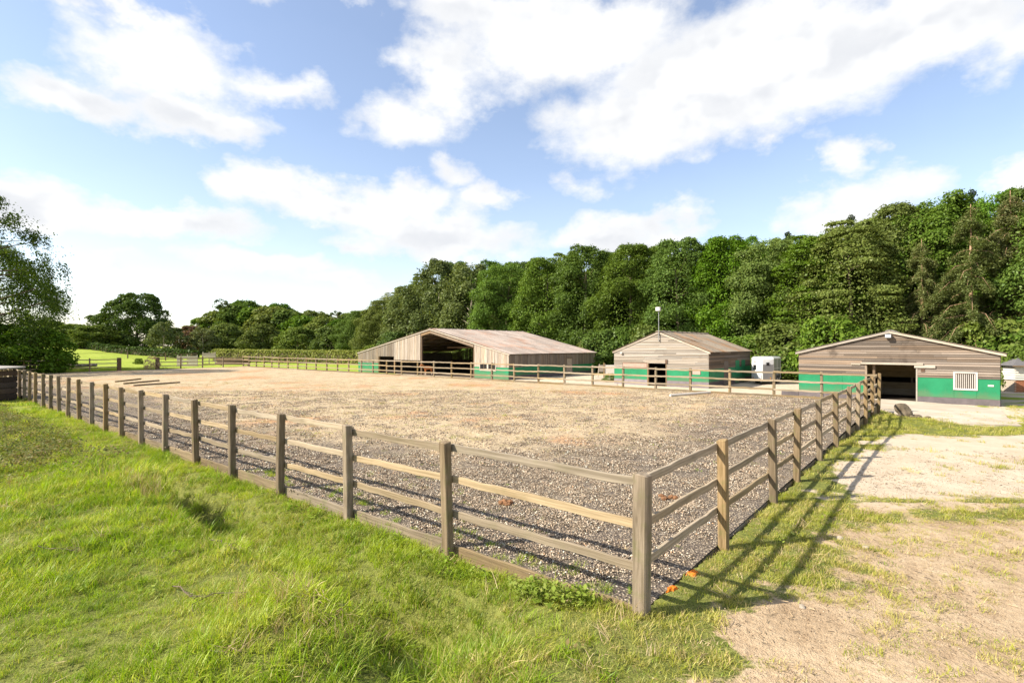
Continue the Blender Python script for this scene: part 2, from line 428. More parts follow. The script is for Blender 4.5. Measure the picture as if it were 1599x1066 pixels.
def ground_mat():
    m, T = mat('ground_surface', 0.95, 0.1)
    p = T.n('ShaderNodeNewGeometry').outputs['Position']
    at = T.n('ShaderNodeAttribute', attribute_name='dirt').outputs['Fac']
    far = T.n('ShaderNodeAttribute', attribute_name='far').outputs['Fac']
    sand = T.n('ShaderNodeAttribute', attribute_name='sand').outputs['Fac']
    n0 = T.noise(p, 0.12, 4, 0.6); n1 = T.noise(p, 1.1, 6, 0.65); n2 = T.noise(p, 9.0, 6, 0.7); n3 = T.noise(p, 55.0, 3, 0.6)
    # turf base (dark soil and thatch between the blades); far away it is the sward itself
    turf = T.mix(T.rng(n2, 0.3, 0.7), (0.07, 0.085, 0.018), (0.19, 0.20, 0.05))
    turf = T.mix(T.rng(n3, 0.45, 0.65), turf, (0.21, 0.23, 0.06))
    sward = T.ramp(T.math('ADD', T.math('MULTIPLY', n0, 0.45), T.math('MULTIPLY', n1, 0.55)), [(0.25, (0.17, 0.245, 0.025)), (0.5, (0.27, 0.335, 0.045)), (0.75, (0.38, 0.40, 0.09))])
    sward = T.mix(T.math('MULTIPLY', T.rng(n2, 0.45, 0.7), 0.35), sward, (0.09, 0.13, 0.02))
    turf = T.mix(far, turf, sward)
    # earth, sand
    earth = T.ramp(T.math('ADD', T.math('MULTIPLY', n1, 0.5), T.math('MULTIPLY', n2, 0.5)), [(0.30, (0.25, 0.17, 0.10)), (0.5, (0.43, 0.32, 0.205)), (0.68, (0.54, 0.43, 0.29))])
    earth = T.mix(T.math('MULTIPLY', T.rng(n3, 0.60, 0.72), 0.55), earth, (0.13, 0.085, 0.055))
    sandc = T.ramp(T.math('ADD', T.math('MULTIPLY', n1, 0.6), T.math('MULTIPLY', n2, 0.4)), [(0.3, (0.42, 0.335, 0.24)), (0.5, (0.53, 0.44, 0.33)), (0.7, (0.60, 0.51, 0.40))])
    sandc = T.mix(T.math('MULTIPLY', T.rng(n3, 0.62, 0.76), 0.35), sandc, (0.26, 0.18, 0.12))
    earth = T.mix(sand, earth, sandc)
    thr = T.math('ADD', at, T.math('MULTIPLY', T.math('SUBTRACT', T.math('ADD', T.math('MULTIPLY', n2, 0.6), T.math('MULTIPLY', n3, 0.4)), 0.5), 1.1))
    c = T.mix(T.rng(thr, 0.30, 0.55), turf, earth)
    T.put(T.bs.inputs['Base Color'], c)
    bump(T, T.math('ADD', T.math('ADD', n2, T.math('MULTIPLY', n3, 0.45)), T.math('MULTIPLY', n1, 1.2)), 0.8, 0.06)
    return m
M_GROUND = ground_mat()

def arena_mat():
    m, T = mat('arena_surface', 0.95, 0.1)
    p = T.n('ShaderNodeNewGeometry').outputs['Position']
    straw = T.n('ShaderNodeAttribute', attribute_name='straw').outputs['Fac']
    n0 = T.noise(p, 0.20, 5, 0.6); n1 = T.noise(p, 1.2, 5, 0.65); n2 = T.noise(p, 9.0, 6, 0.7)
    vo = T.n('ShaderNodeTexVoronoi', {'Vector': p, 'Scale': 34.0, 'Randomness': 1.0})
    vc = T.n('ShaderNodeSeparateXYZ', {0: vo.outputs['Color']}).outputs[0]
    chips = T.ramp(vc, [(0.0, (0.098, 0.078, 0.057)), (0.45, (0.286, 0.234, 0.170)), (0.8, (0.439, 0.365, 0.272)), (1.0, (0.683, 0.593, 0.462))])
    chips = T.mix(T.rng(vo.outputs['Distance'], 0.25, 0.55), chips, (0.10, 0.082, 0.07))
    st = T.ramp(T.math('ADD', T.math('MULTIPLY', n1, 0.5), T.math('MULTIPLY', n2, 0.5)), [(0.3, (0.35, 0.265, 0.16)), (0.5, (0.53, 0.415, 0.265)), (0.7, (0.62, 0.50, 0.33))])
    # rusty dead weed in patches, and yellow-green moss
    org = T.math('MULTIPLY', T.rng(T.math('ADD', T.math('MULTIPLY', n0, 0.75), T.math('MULTIPLY', n1, 0.25)), 0.515, 0.62), 0.75)
    st = T.mix(org, st, (0.50, 0.25, 0.11))
    grn = T.noise(p, 0.9, 5, 0.7, 0.3)
    st = T.mix(T.math('MULTIPLY', T.rng(grn, 0.54, 0.66), 0.55), st, (0.27, 0.26, 0.07))
    n4 = T.noise(p, 26.0, 4, 0.7)
    f = T.math('ADD', T.math('MULTIPLY', straw, 0.72), T.math('MULTIPLY', T.math('SUBTRACT', T.math('ADD', T.math('ADD', T.math('MULTIPLY', n2, 0.22), T.math('MULTIPLY', n4, 0.66)), T.math('MULTIPLY', n1, 0.12)), 0.5), 2.6))
    c = T.mix(T.rng(f, 0.15, 0.75), chips, st)
    T.put(T.bs.inputs['Base Color'], c)
    bump(T, T.math('ADD', T.math('MULTIPLY', vo.outputs['Distance'], -0.8), n2), 0.9, 0.03)
    return m
M_ARENA = arena_mat()

def leaf_mat(name, lo, mid, hi, transl=0.28, dry=None, dry_amt=0.0, pos_scale=0.0, gloss=0.008):
    m = bpy.data.materials.new(name); m.use_nodes = True; m.node_tree.nodes.clear(); T = NT(m.node_tree)
    ge = T.n('ShaderNodeNewGeometry'); oi = T.n('ShaderNodeObjectInfo')
    r = ge.outputs['Random Per Island']
    f = T.math('ADD', T.math('MULTIPLY', r, 0.55), T.math('MULTIPLY', oi.outputs['Random'], 0.45))
    if pos_scale:
        pn = T.noise(ge.outputs['Position'], pos_scale, 4, 0.6)
        f = T.math('ADD', T.math('MULTIPLY', f, 0.55), T.math('MULTIPLY', T.rng(pn, 0.3, 0.7), 0.45))
    c = T.ramp(f, [(0.08, lo), (0.5, mid), (0.92, hi)])
    r2 = T.math('FRACT', T.math('MULTIPLY', oi.outputs['Random'], 9.7))
    c = T.n('ShaderNodeHueSaturation', {'Color': c, 'Hue': T.math('ADD', 0.482, T.math('MULTIPLY', r2, 0.03)), 'Saturation': T.math('ADD', 0.86, T.math('MULTIPLY', r2, 0.2))}).outputs[0]
    if dry is not None:
        dn = T.math('ADD', T.math('MULTIPLY', T.noise(ge.outputs['Position'], max(pos_scale, 0.3) * 0.8, 4, 0.65), 0.7), T.math('MULTIPLY', r, 0.4))
        c = T.mix(T.math('MULTIPLY', T.rng(dn, 0.56, 0.76), dry_amt), c, dry)
    d = T.n('ShaderNodeBsdfDiffuse', {'Color': c}); t = T.n('ShaderNodeBsdfTranslucent', {'Color': T.mix(1.0, c, (1.25, 1.2, 0.55), 'MULTIPLY')})
    g = T.n('ShaderNodeBsdfGlossy', {'Color': (0.9, 0.95, 0.85), 'Roughness': 0.42})
    a = T.n('ShaderNodeMixShader', {0: transl, 1: d.outputs[0], 2: t.outputs[0]})
    b = T.n('ShaderNodeMixShader', {0: gloss, 1: a.outputs[0], 2: g.outputs[0]})
    T.n('ShaderNodeOutputMaterial', {'Surface': b.outputs[0]})
    MATS[name] = m
    return m
M_LEAF = [leaf_mat('oak_leaf', (0.046, 0.094, 0.010), (0.093, 0.161, 0.017), (0.160, 0.228, 0.032)),
          leaf_mat('maple_leaf', (0.043, 0.094, 0.011), (0.083, 0.161, 0.020), (0.139, 0.220, 0.030)),
          leaf_mat('beech_leaf', (0.063, 0.103, 0.011), (0.114, 0.166, 0.024), (0.185, 0.228, 0.043))]
M_LEAF_GREY = leaf_mat('willow_leaf', (0.061, 0.093, 0.025), (0.109, 0.145, 0.043), (0.170, 0.200, 0.072))
M_LEAF_DARK = leaf_mat('dark_leaf', (0.026, 0.055, 0.010), (0.055, 0.095, 0.016), (0.10, 0.145, 0.030))
M_LEAF_BIG = leaf_mat('feathery_leaf', (0.035, 0.065, 0.012), (0.075, 0.115, 0.022), (0.13, 0.17, 0.04), 0.4)
M_NEEDLE = leaf_mat('larch_needle', (0.087, 0.114, 0.034), (0.166, 0.190, 0.067), (0.253, 0.266, 0.114))
M_SPRUCE = leaf_mat('spruce_needle', (0.020, 0.045, 0.020), (0.035, 0.065, 0.028), (0.06, 0.09, 0.035))
M_COPPER = leaf_mat('copper_leaf', (0.09, 0.05, 0.03), (0.15, 0.09, 0.05), (0.20, 0.14, 0.07))
M_HEDGE = leaf_mat('hedge_leaf', (0.07, 0.12, 0.012), (0.13, 0.19, 0.024), (0.22, 0.26, 0.05), pos_scale=0.5)
M_HEDGE_Y = leaf_mat('meadow_hedge_leaf', (0.13, 0.17, 0.022), (0.23, 0.255, 0.045), (0.36, 0.35, 0.09), pos_scale=0.5)
M_GRASS = leaf_mat('grass_blade', (0.097, 0.194, 0.006), (0.268, 0.393, 0.014), (0.490, 0.559, 0.046), 0.42, (0.50, 0.42, 0.16), 0.85, 0.55, 0.015)
M_GRASS_Y = leaf_mat('verge_grass_blade', (0.201, 0.244, 0.019), (0.382, 0.392, 0.053), (0.551, 0.509, 0.148), 0.35, (0.54, 0.42, 0.20), 0.95, 0.9, 0.015)
M_STRAW = leaf_mat('straw_blade', (0.34, 0.25, 0.115), (0.49, 0.375, 0.20), (0.61, 0.49, 0.29), 0.2)
M_WEED = leaf_mat('weed_leaf', (0.085, 0.12, 0.026), (0.15, 0.175, 0.05), (0.24, 0.235, 0.09), 0.25, (0.24, 0.16, 0.08), 0.7, 0.8)
M_NETTLE = leaf_mat('fresh_weed_leaf', (0.12, 0.19, 0.015), (0.20, 0.28, 0.03), (0.30, 0.36, 0.06), 0.3)

def bark(name, lo, hi):
    m, T = mat(name, 0.9, 0.15)
    o = T.n('ShaderNodeTexCoord').outputs['Object']
    n = T.noise(T.scalevec(o, (7, 7, 1.6)), 1.0, 5, 0.65)
    T.put(T.bs.inputs['Base Color'], T.ramp(n, [(0.3, lo), (0.7, hi)])); bump(T, n, 0.8, 0.05)
    return m
M_BARK = bark('oak_bark', (0.075, 0.058, 0.04), (0.18, 0.145, 0.10))
M_BARK_P = bark('larch_bark', (0.24, 0.14, 0.085), (0.44, 0.29, 0.19))
M_BARK_G = bark('pale_bark', (0.20, 0.17, 0.13), (0.38, 0.33, 0.27))

def chip_mat():
    m, T = mat('shingle_chip', 0.8, 0.25)
    ge = T.n('ShaderNodeNewGeometry'); oi = T.n('ShaderNodeObjectInfo')
    f = T.math('FRACT', T.math('ADD', ge.outputs['Random Per Island'], T.math('MULTIPLY', oi.outputs['Random'], 0.37)))
    T.put(T.bs.inputs['Base Color'], T.ramp(f, [(0.0, (0.056, 0.042, 0.031)), (0.35, (0.169, 0.131, 0.093)), (0.65, (0.352, 0.275, 0.197)), (0.86, (0.591, 0.474, 0.349)), (0.95, (0.700, 0.700, 0.596)), (1.0, (0.591, 0.346, 0.180))]))
    return m
M_CHIP = chip_mat()
def pebble_mat():
    m, T = mat('earth_crumb', 0.9, 0.15)
    ge = T.n('ShaderNodeNewGeometry'); oi = T.n('ShaderNodeObjectInfo')
    f = T.math('FRACT', T.math('ADD', ge.outputs['Random Per Island'], T.math('MULTIPLY', oi.outputs['Random'], 0.37)))
    T.put(T.bs.inputs['Base Color'], T.ramp(f, [(0.0, (0.08, 0.055, 0.04)), (0.3, (0.20, 0.14, 0.09)), (0.75, (0.42, 0.31, 0.20)), (1.0, (0.55, 0.47, 0.37))]))
    return m
M_CRUMB = pebble_mat()

# ------------------------------------------------------------------ ground sheet
def axis(lo, hi, c, n, k):
    """coordinates from lo to hi, packed near c"""
    a = math.asinh((lo - c) / k); b = math.asinh((hi - c) / k)
    return c + k * np.sinh(np.linspace(a, b, n))
def build_ground():
    xs = axis(-700, 700, 0.0, 460, 2.6); ys = axis(-120, 1100, 5.5, 460, 2.2)
    X, Y = np.meshgrid(xs, ys); x = X.ravel(); y = Y.ravel(); z = gz(x, y)
    nx, ny = len(xs), len(ys)
    i = np.arange(nx - 1); j = np.arange(ny - 1); I, J = np.meshgrid(i, j); b = (J * nx + I).ravel()
    me = mesh_np('ground', np.stack([x, y, z], 1), np.stack([b, b + 1, b + nx + 1, b + nx], 1), True)
    d = dirt_mask(x, y); dist = np.hypot(x, y)
    for nm, val in (('dirt', d), ('far', sstep(dist, 24, 40)), ('sand', sstep(y + 1.5 * (fbm(x, y, 0.8, 3, 31) - 0.5), 8.4, 9.6))):
        at = me.attributes.new(nm, 'FLOAT', 'POINT'); at.data.foreach_set('value', val.astype(np.float32))
    me.materials.append(M_GROUND)
    tag(link('ground', me), 'grass verge, bare earth track and far field around the arena', None, kind='structure')
build_ground()

def straw_mask(a, b):
    n = fbm(a, b, 0.35, 4, 61) - 0.5
    return 0.20 + 0.62 * np.clip(sstep(b + 5 * n, 0.9, 5.2) * sstep(a + 5 * n, 1.2, 6.5) + 0.3 * n, 0, 1)
def build_arena():
    na = np.concatenate([np.linspace(0, 16, 81), np.linspace(16.5, A_LEN, 96)]); nb = np.linspace(0, B_LEN, 119)
    Aa, Bb = np.meshgrid(na, nb); a = Aa.ravel(); b = Bb.ravel()
    x, y = W(a, b); z = arena_z(b) + 0.035 * (fbm(x, y, 0.5, 3, 71) - 0.5) * sstep(np.minimum(np.minimum(a, b), np.minimum(A_LEN - a, B_LEN - b)), 0, 1)
    nx, ny = len(na), len(nb); I, J = np.meshgrid(np.arange(nx - 1), np.arange(ny - 1)); k = (J * nx + I).ravel()
    me = mesh_np('arena_ground', np.stack([x, y, z], 1), np.stack([k, k + nx, k + nx + 1, k + 1], 1), True)
    at = me.attributes.new('straw', 'FLOAT', 'POINT'); at.data.foreach_set('value', straw_mask(a, b).astype(np.float32))
    me.materials.append(M_ARENA)
    tag(link('arena_ground', me), 'shingle and dry weed surface of the fenced riding arena', None, kind='structure')
build_arena()

# concrete apron in front of the right-hand stable: two slabs with a joint between
def slab(pts, z, name='concrete_apron'):
    mb = MB(); n = len(pts)
    mb.v = [(x, y, z) for x, y in pts] + [(x, y, z - 0.12) for x, y in pts]
    mb.f = [tuple(range(n)), tuple(reversed(range(n, 2 * n)))] + [(i, i + n, (i + 1) % n + n, (i + 1) % n) for i in range(n)]
    return mb
M0 = lambda px, py, h=2.93: ((px - 800) / 816 * (816 * h / (py - 540)), 816 * h / (py - 540))
ap = slab([M0(1366, 630), M0(1432, 643.2), M0(1574, 651.5), M0(1563, 637.5), M0(1440, 626.5), M0(1366, 621.5)], -0.445).build('concrete_apron', M_CONC)
tag(ap, 'pale concrete slab along the front of the right-hand stable', None, kind='structure')
ap = slab([M0(1378, 638), M0(1430, 655), M0(1500, 661), M0(1596, 663.5), M0(1574.5, 652), M0(1432, 643.8), M0(1372, 632)], -0.44).build('concrete_apron', M_CONC)
tag(ap, 'outer concrete slab of the apron, nearest the sandy track', None, kind='structure')
ap = slab([M0(925, 606.5, 3.0), M0(965, 606.5, 3.0), M0(962, 588, 3.0), M0(930, 588, 3.0)], -0.47).build('yard_path', M_CONC)
tag(ap, 'pale concrete path between the open barn and the middle stable', None, kind='structure')

# ------------------------------------------------------------------ fences round the arena
def irregular_bar(name, sy, sz, seed, seg=8, wob=0.006):
    """bar along x from 0 to 1, section sy by sz centred on the axis, a little bowed and uneven"""
    r = random.Random(seed); v = []; f = []
    for i in range(seg + 1):
        x = i / seg; oy = r.uniform(-wob, wob) * 0.6; oz = r.uniform(-wob, wob); k = 1 + r.uniform(-0.05, 0.05); c = min(sy, sz) * 0.12
        y0, y1, z0, z1 = oy - sy / 2, oy + sy / 2, oz - sz / 2 * k, oz + sz / 2 * k
        v += [(x, y0 + c, z0), (x, y1 - c, z0), (x, y1, z0 + c), (x, y1, z1 - c), (x, y1 - c, z1), (x, y0 + c, z1), (x, y0, z1 - c), (x, y0, z0 + c)]
    for i in range(seg):
        for k in range(8):
            k2 = (k + 1) % 8; f.append((i*8 + k, (i+1)*8 + k, (i+1)*8 + k2, i*8 + k2))
    f.append(tuple(range(8))); f.append(tuple(reversed(range(seg*8, seg*8 + 8))))
    me = bpy.data.meshes.new(name); me.from_pydata(v, [], f)
    bm = bmesh.new(); bm.from_mesh(me); bmesh.ops.recalc_face_normals(bm, faces=bm.faces[:]); bm.to_mesh(me); bm.free()
    return me
RAILS = [irregular_bar('rail', 0.038, 0.090, s, 10, 0.009) for s in range(9)]
KICKS = [irregular_bar('kickboard', 0.04, 0.30, 40 + s, wob=0.012) for s in range(3)]
for m in RAILS: m.materials.append(M_RAIL)
for m in KICKS: m.materials.append(M_KICK)
def post_mesh(s, h0, h1, seed, mt):
    r = random.Random(seed); mb = MB(); n = 5
    v = []; f = []
    c = s * 0.09
    for i in range(n):
        t = i / (n - 1); z = h0 + (h1 - h0) * t; k = s / 2 * (1 + r.uniform(-0.03, 0.03)); ox = r.uniform(-0.003, 0.003); oy = r.uniform(-0.003, 0.003)
        ring = [(-k+c,-k),(k-c,-k),(k,-k+c),(k,k-c),(k-c,k),(-k+c,k),(-k,k-c),(-k,-k+c)]
        v += [(x + ox, y + oy, z + (0.012 * x / s + 0.01 * y / s if i == n - 1 else 0)) for x, y in ring]
    for i in range(n - 1):
        for k in range(8):
            k2 = (k + 1) % 8; f.append((i*8 + k, i*8 + k2, (i+1)*8 + k2, (i+1)*8 + k))
    # slightly domed weathered top
    b = len(v); v += [(x * 0.8, y * 0.8, z + 0.008) for x, y, z in v[(n-1)*8:n*8]]
    for k in range(8):
        k2 = (k + 1) % 8; f.append(((n-1)*8 + k, (n-1)*8 + k2, b + k2, b + k))
    f.append(tuple(b + k for k in range(8)))
    me = bpy.data.meshes.new('post'); me.from_pydata(v, [], f); me.materials.append(mt); return me
POSTS = [post_mesh(0.118, -0.62, 1.25, s, M_POST) for s in range(5)]
CORNER_POST = post_mesh(0.142, -0.62, 1.262, 99, M_POST)
RAIL_Z = (1.158, 0.742, 0.328)
def rail_run(parent, spots, side_off, along, zc=RAIL_Z, kick=None, seed=0, lift=None):
    """spots: distances of the posts along local axis; rails fixed to the inner side"""
    r = random.Random(seed)
    for i in range(len(spots) - 1):
        s0, s1 = spots[i], spots[i + 1]; L = (s1 - s0) - 0.006
        for zc_ in zc:
            z = zc_ + r.uniform(-0.018, 0.018); tilt = r.uniform(-0.011, 0.011)
            me = RAILS[r.randrange(9)]
            o = link('rail', me, None, parent)
            place_bar(o, along, s0 + 0.003, L, side_off + r.uniform(-0.002, 0.002), z - tilt * 0.5 * L * 0.5, tilt)
        if kick is not None:
            o = link('kickboard', KICKS[r.randrange(3)], None, parent)
            place_bar(o, along, s0 + 0.003, L, side_off, kick + r.uniform(-0.015, 0.015), r.uniform(-0.004, 0.004))
def place_bar(o, along, s, L, off, z, tilt):
    if along == 'x-': o.location = (-s, off, z); o.rotation_euler = (0, -tilt, math.pi)
    elif along == 'x+': o.location = (s, off, z); o.rotation_euler = (0, -tilt, 0)
    else: o.location = (off, s, z); o.rotation_euler = (0, -tilt, R(90))
    o.scale = (L, 1, 1)
def put_post(parent, x, y, me=None, r=random, z=0.0):
    o = link('post', me or POSTS[r.randrange(5)], None, parent, (x, y, z + r.uniform(-0.015, 0.015)), (r.uniform(-0.02, 0.02), r.uniform(-0.02, 0.02), r.choice((0, math.pi/2, math.pi)) ))
    return o
rr = random.Random(3)
# near fence, running left from the corner post
x0, y0 = W(0, 0)
fl = tag(empty('arena_fence', (x0, y0, 0), FRAME_RZ), 'long post and three-rail timber fence nearest the camera, beside the grass bank', 'fence', 'post and rail fences round the arena')
tl = [0.0, 2.67, 4.92, 7.12, 9.18, 11.15, 13.2, 15.15, 17.04, 18.8, 20.57, 22.35, 24.15, 25.75, 27.4, 29.0, 30.9, 32.4, 33.8, 35.2, 36.8, 38.4]
while tl[-1] < 62: tl.append(tl[-1] + 1.8)
tl[-1] = A_LEN
for i, t in enumerate(tl):
    if i == 0: put_post(fl, 0.035, -0.045, CORNER_POST, rr)
    else: put_post(fl, -t, -0.062, None, rr)
rail_run(fl, [0.045] + tl[1:], 0.020, 'x-', kick=-0.235, seed=5)
# right-hand fence, running away from the corner post
x0, y0 = W(0, 0)
fr = tag(empty('arena_fence', (x0, y0, 0), FRAME_RZ), 'shorter post and rail fence running from the near corner post towards the right-hand stable', 'fence', 'post and rail fences round the arena')
tr = [0.0, 2.31, 4.91, 6.75, 9.17, 11.57, 14.0, 16.2, 18.5, 20.9, B_LEN]
for t in tr[1:]: put_post(fr, 0.062, t, None, rr, 0.04 if t == B_LEN else 0)
rail_run(fr, [0.045] + tr[1:], -0.020, 'y+', kick=-0.30, seed=6)
# far fence in front of the barns
x0, y0 = W(0, B_LEN)
ff = tag(empty('arena_fence', (x0, y0, 0.02), FRAME_RZ), 'far post and rail fence crossing in front of the barns', 'fence', 'post and rail fences round the arena')
tf = [0.0]
for px in (1283.5, 1208.5, 1139.5, 1078, 1023.7, 972.5, 925, 881, 840.5, 803, 768, 735.7, 705, 677.5, 652, 627, 603.7, 582, 563.7, 544, 526.7, 510, 493, 478, 464.5, 449.5, 435, 424, 412, 400, 389, 376, 364, 351):
    k = (px - 800) / 816; s = (x0 - k * y0) / (-LD[0] + k * LD[1]); tf.append(s)
tf = [t for t in tf if t < A_LEN - 1] + [A_LEN]
for t in tf[1:]: put_post(ff, -t, 0.062, None, rr)
rail_run(ff, tf, -0.020, 'x-', zc=(1.17, 0.75, 0.33), kick=-0.08, seed=7)
# end fence in the shade of the left-hand tree, with a gap for the gateway
x0, y0 = W(A_LEN, 0)
fe = tag(empty('arena_fence', (x0, y0, 0), FRAME_RZ), 'shaded post and rail fence closing the far left end of the arena', 'fence', 'post and rail fences round the arena')
def s_end(px):
    k = (px - 800) / 816; return (k * y0 - x0) / (RD[0] - k * RD[1])
g0, g1 = s_end(187), s_end(247)
ta = [g0 - 2.45 * i for i in range(5) if g0 - 2.45 * i > 0.5][::-1]
tb = [g1 + (B_LEN - g1) * i / 4 for i in range(5)]
for t in ta[:-1] + tb[1:-1]: put_post(fe, -0.062, t, None, rr)
rail_run(fe, [0.1] + ta, 0.020, 'y+', kick=None, seed=8, zc=(1.1, 0.7, 0.3)); rail_run(fe, tb, 0.020, 'y+', kick=None, seed=9, zc=(1.1, 0.7, 0.3))
for s, lab in ((g0, 'thick dark sleeper gatepost left of the gap into the field'), (g1, 'thick dark sleeper gatepost right of the gap into the field')):
    gx, gy = W(A_LEN + 0.1, s)
    gp = tag(empty('gate_post', (gx, gy, -0.15), FRAME_RZ), lab, 'gatepost', 'sleeper gateposts')
    MB().box(-0.19, -0.005, -0.16, 0.16, -0.3, 1.42).build('sleeper', M_SLEEPER, gp, bevel=0.02)
    MB().box(0.005, 0.19, -0.16, 0.16, -0.3, 1.38).build('sleeper', M_SLEEPER, gp, bevel=0.02)

# ------------------------------------------------------------------ building helpers
def wedge_board():
    v = [(0,-0.045,0),(1,-0.045,0),(1,0,0),(0,0,0),(0,-0.004,1.08),(1,-0.004,1.08),(1,0,1.08),(0,0,1.08)]
    me = bpy.data.meshes.new('clapboard'); me.from_pydata(v, [], [(3,2,1,0),(4,5,6,7),(0,1,5,4),(1,2,6,5),(2,3,7,6),(3,0,4,7)]); return me
def clap(parent, spans, pitch, place, me, seed, lo=2.2, hi=4.4, gone=0.0):
    """spans: (x0, x1, z); each row is cut into boards of ordinary length"""
    r = random.Random(seed)
    for (xa, xb, z) in spans:
        x = xa
        while x < xb - 0.02:
            L = r.uniform(lo, hi)
            if xb - (x + L) < 0.7: L = xb - x
            if r.random() >= gone:
                o = link('clapboard', me, None, parent); place(o, x + 0.002, z + r.uniform(-0.006, 0.006), L - 0.004, pitch, r)
            x += L
def gable_spans(z0, pitch, Wd, eave, apex, apex_x, holes, ztop=None):
    out = []; k = 0
    while True:
        z = z0 + k * pitch; k += 1
        zm = z + pitch * 0.75
        if zm > apex - 0.06: break
        xa, xb = 0.0, Wd
        if zm > eave:
            xa = apex_x * (zm - eave) / (apex - eave); xb = Wd - (Wd - apex_x) * (zm - eave) / (apex - eave)
        segs = [(xa, xb)]
        for (ha, hb, hz0, hz1) in holes:
            if z + pitch * 0.5 > hz0 and z + pitch * 0.5 < hz1:
                ns = []
                for s in segs:
                    if hb <= s[0] or ha >= s[1]: ns.append(s); continue
                    if ha > s[0] + 0.03: ns.append((s[0], ha))
                    if hb < s[1] - 0.03: ns.append((hb, s[1]))
                segs = ns
        out += [(s[0], s[1], z) for s in segs]
    return out
def front_place(o, x, z, L, p, r): o.location = (x, -r.uniform(0.0, 0.006), z); o.scale = (L, 1, p)
def side_place(xw):
    def f(o, x, z, L, p, r): o.location = (xw + r.uniform(0, 0.006), x, z); o.rotation_euler = (0, 0, R(90)); o.scale = (L, 1, p)
    return f
def corrugated():
    n = 42; v = []; f = []
    for i in range(n + 1):
        y = i / n; z = 0.022 * math.cos(2 * math.pi * 7 * y)
        v += [(0, y, z), (1, y, z), (0, y, z - 0.008), (1, y, z - 0.008)]
    for i in range(n):
        a = i * 4; b = a + 4
        f += [(a, a + 1, b + 1, b), (a + 2, b + 2, b + 3, a + 3), (a + 1, a + 3, b + 3, b + 1), (a, b, b + 2, a + 2)]
    me = bpy.data.meshes.new('roof_sheet'); me.from_pydata(v, [], f)
    bm = bmesh.new(); bm.from_mesh(me); bmesh.ops.recalc_face_normals(bm, faces=bm.faces[:]); bm.to_mesh(me); bm.free()
    return me
def ridge_cap():
    mb = MB(); n = 8; v = []; f = []
    for (y, rr_) in ((0, 0.13), (0.88, 0.125), (0.9, 0.15), (1.03, 0.15)):
        for k in range(n + 1):
            a = math.pi * (k / n); v.append((rr_ * 1.5 * math.cos(a), y, rr_ * 0.75 * math.sin(a)))
    for i in range(3):
        for k in range(n): f.append((i*(n+1) + k, i*(n+1) + k + 1, (i+1)*(n+1) + k + 1, (i+1)*(n+1) + k))
    f.append(tuple(range(n, -1, -1))); f.append(tuple(range(3*(n+1), 4*(n+1))))
    me = bpy.data.meshes.new('ridge_cap'); me.from_pydata(v, [], f)
    for p in me.polygons: p.use_smooth = False
    return me
def roof(parent, xr, zr, xe, ze, y0, y1, rows, mt, name='roof_slope', over=0.15, seed=0, sheet=None):
    """one slope as a part, its sheets as sub-parts"""
    r = random.Random(seed)
    e = empty(name, (xr, y0, zr)); e.parent = parent
    sx = 1 if xe > xr else -1
    L = math.hypot(xe - xr, ze - zr); c, s = abs(xe - xr) / L, (zr - ze) / L
    Lt = L + over; Xv = Vector((sx * c, 0, -s)); Yv = Vector((0, sx, 0)); Zv = Xv.cross(Yv)
    M3 = Matrix((Xv, Yv, Zv)).transposed()
    n = max(1, round((y1 - y0) / 1.02)); wd = (y1 - y0) / n; rl = Lt / rows
    for k in range(rows):
        for i in range(n):
            o = link('roof_sheet', sheet, None, e)
            y = (i * wd if sx > 0 else (i + 1) * wd)
            pos = Xv * (k * rl - (0.08 if k else 0)) + Vector((0, y, 0)) + Zv * (0.045 + 0.010 * (rows - k) + r.uniform(-0.004, 0.004))
            B = M3 @ Matrix.Diagonal((rl + (0.08 if k else 0), wd * 1.0 - 0.002, 1))
            o.matrix_local = Matrix.Translation(pos) @ B.to_4x4()
    return e
def ridges(parent, x, z, y0, y1, me):
    n = max(1, round((y1 - y0) / 1.0)); wd = (y1 - y0) / n
    for i in range(n): link('ridge_cap', me, None, parent, (x, y0 + i * wd, z), (0, 0, 0), (1, wd * 0.985, 1))

def green_band(parent, xa, xb, za, zb, y0=-0.024):
    n = max(1, round((xb - xa) / 1.22)); w_ = (xb - xa) / n
    for i in range(n): MB().box(xa + i * w_ + 0.002, xa + (i + 1) * w_ - 0.002, y0 - 0.002 * (i % 2), 0.028, za, zb - 0.006 * ((i * 7) % 3)).build('green_panel', M_GREEN, parent, bevel=0.004)
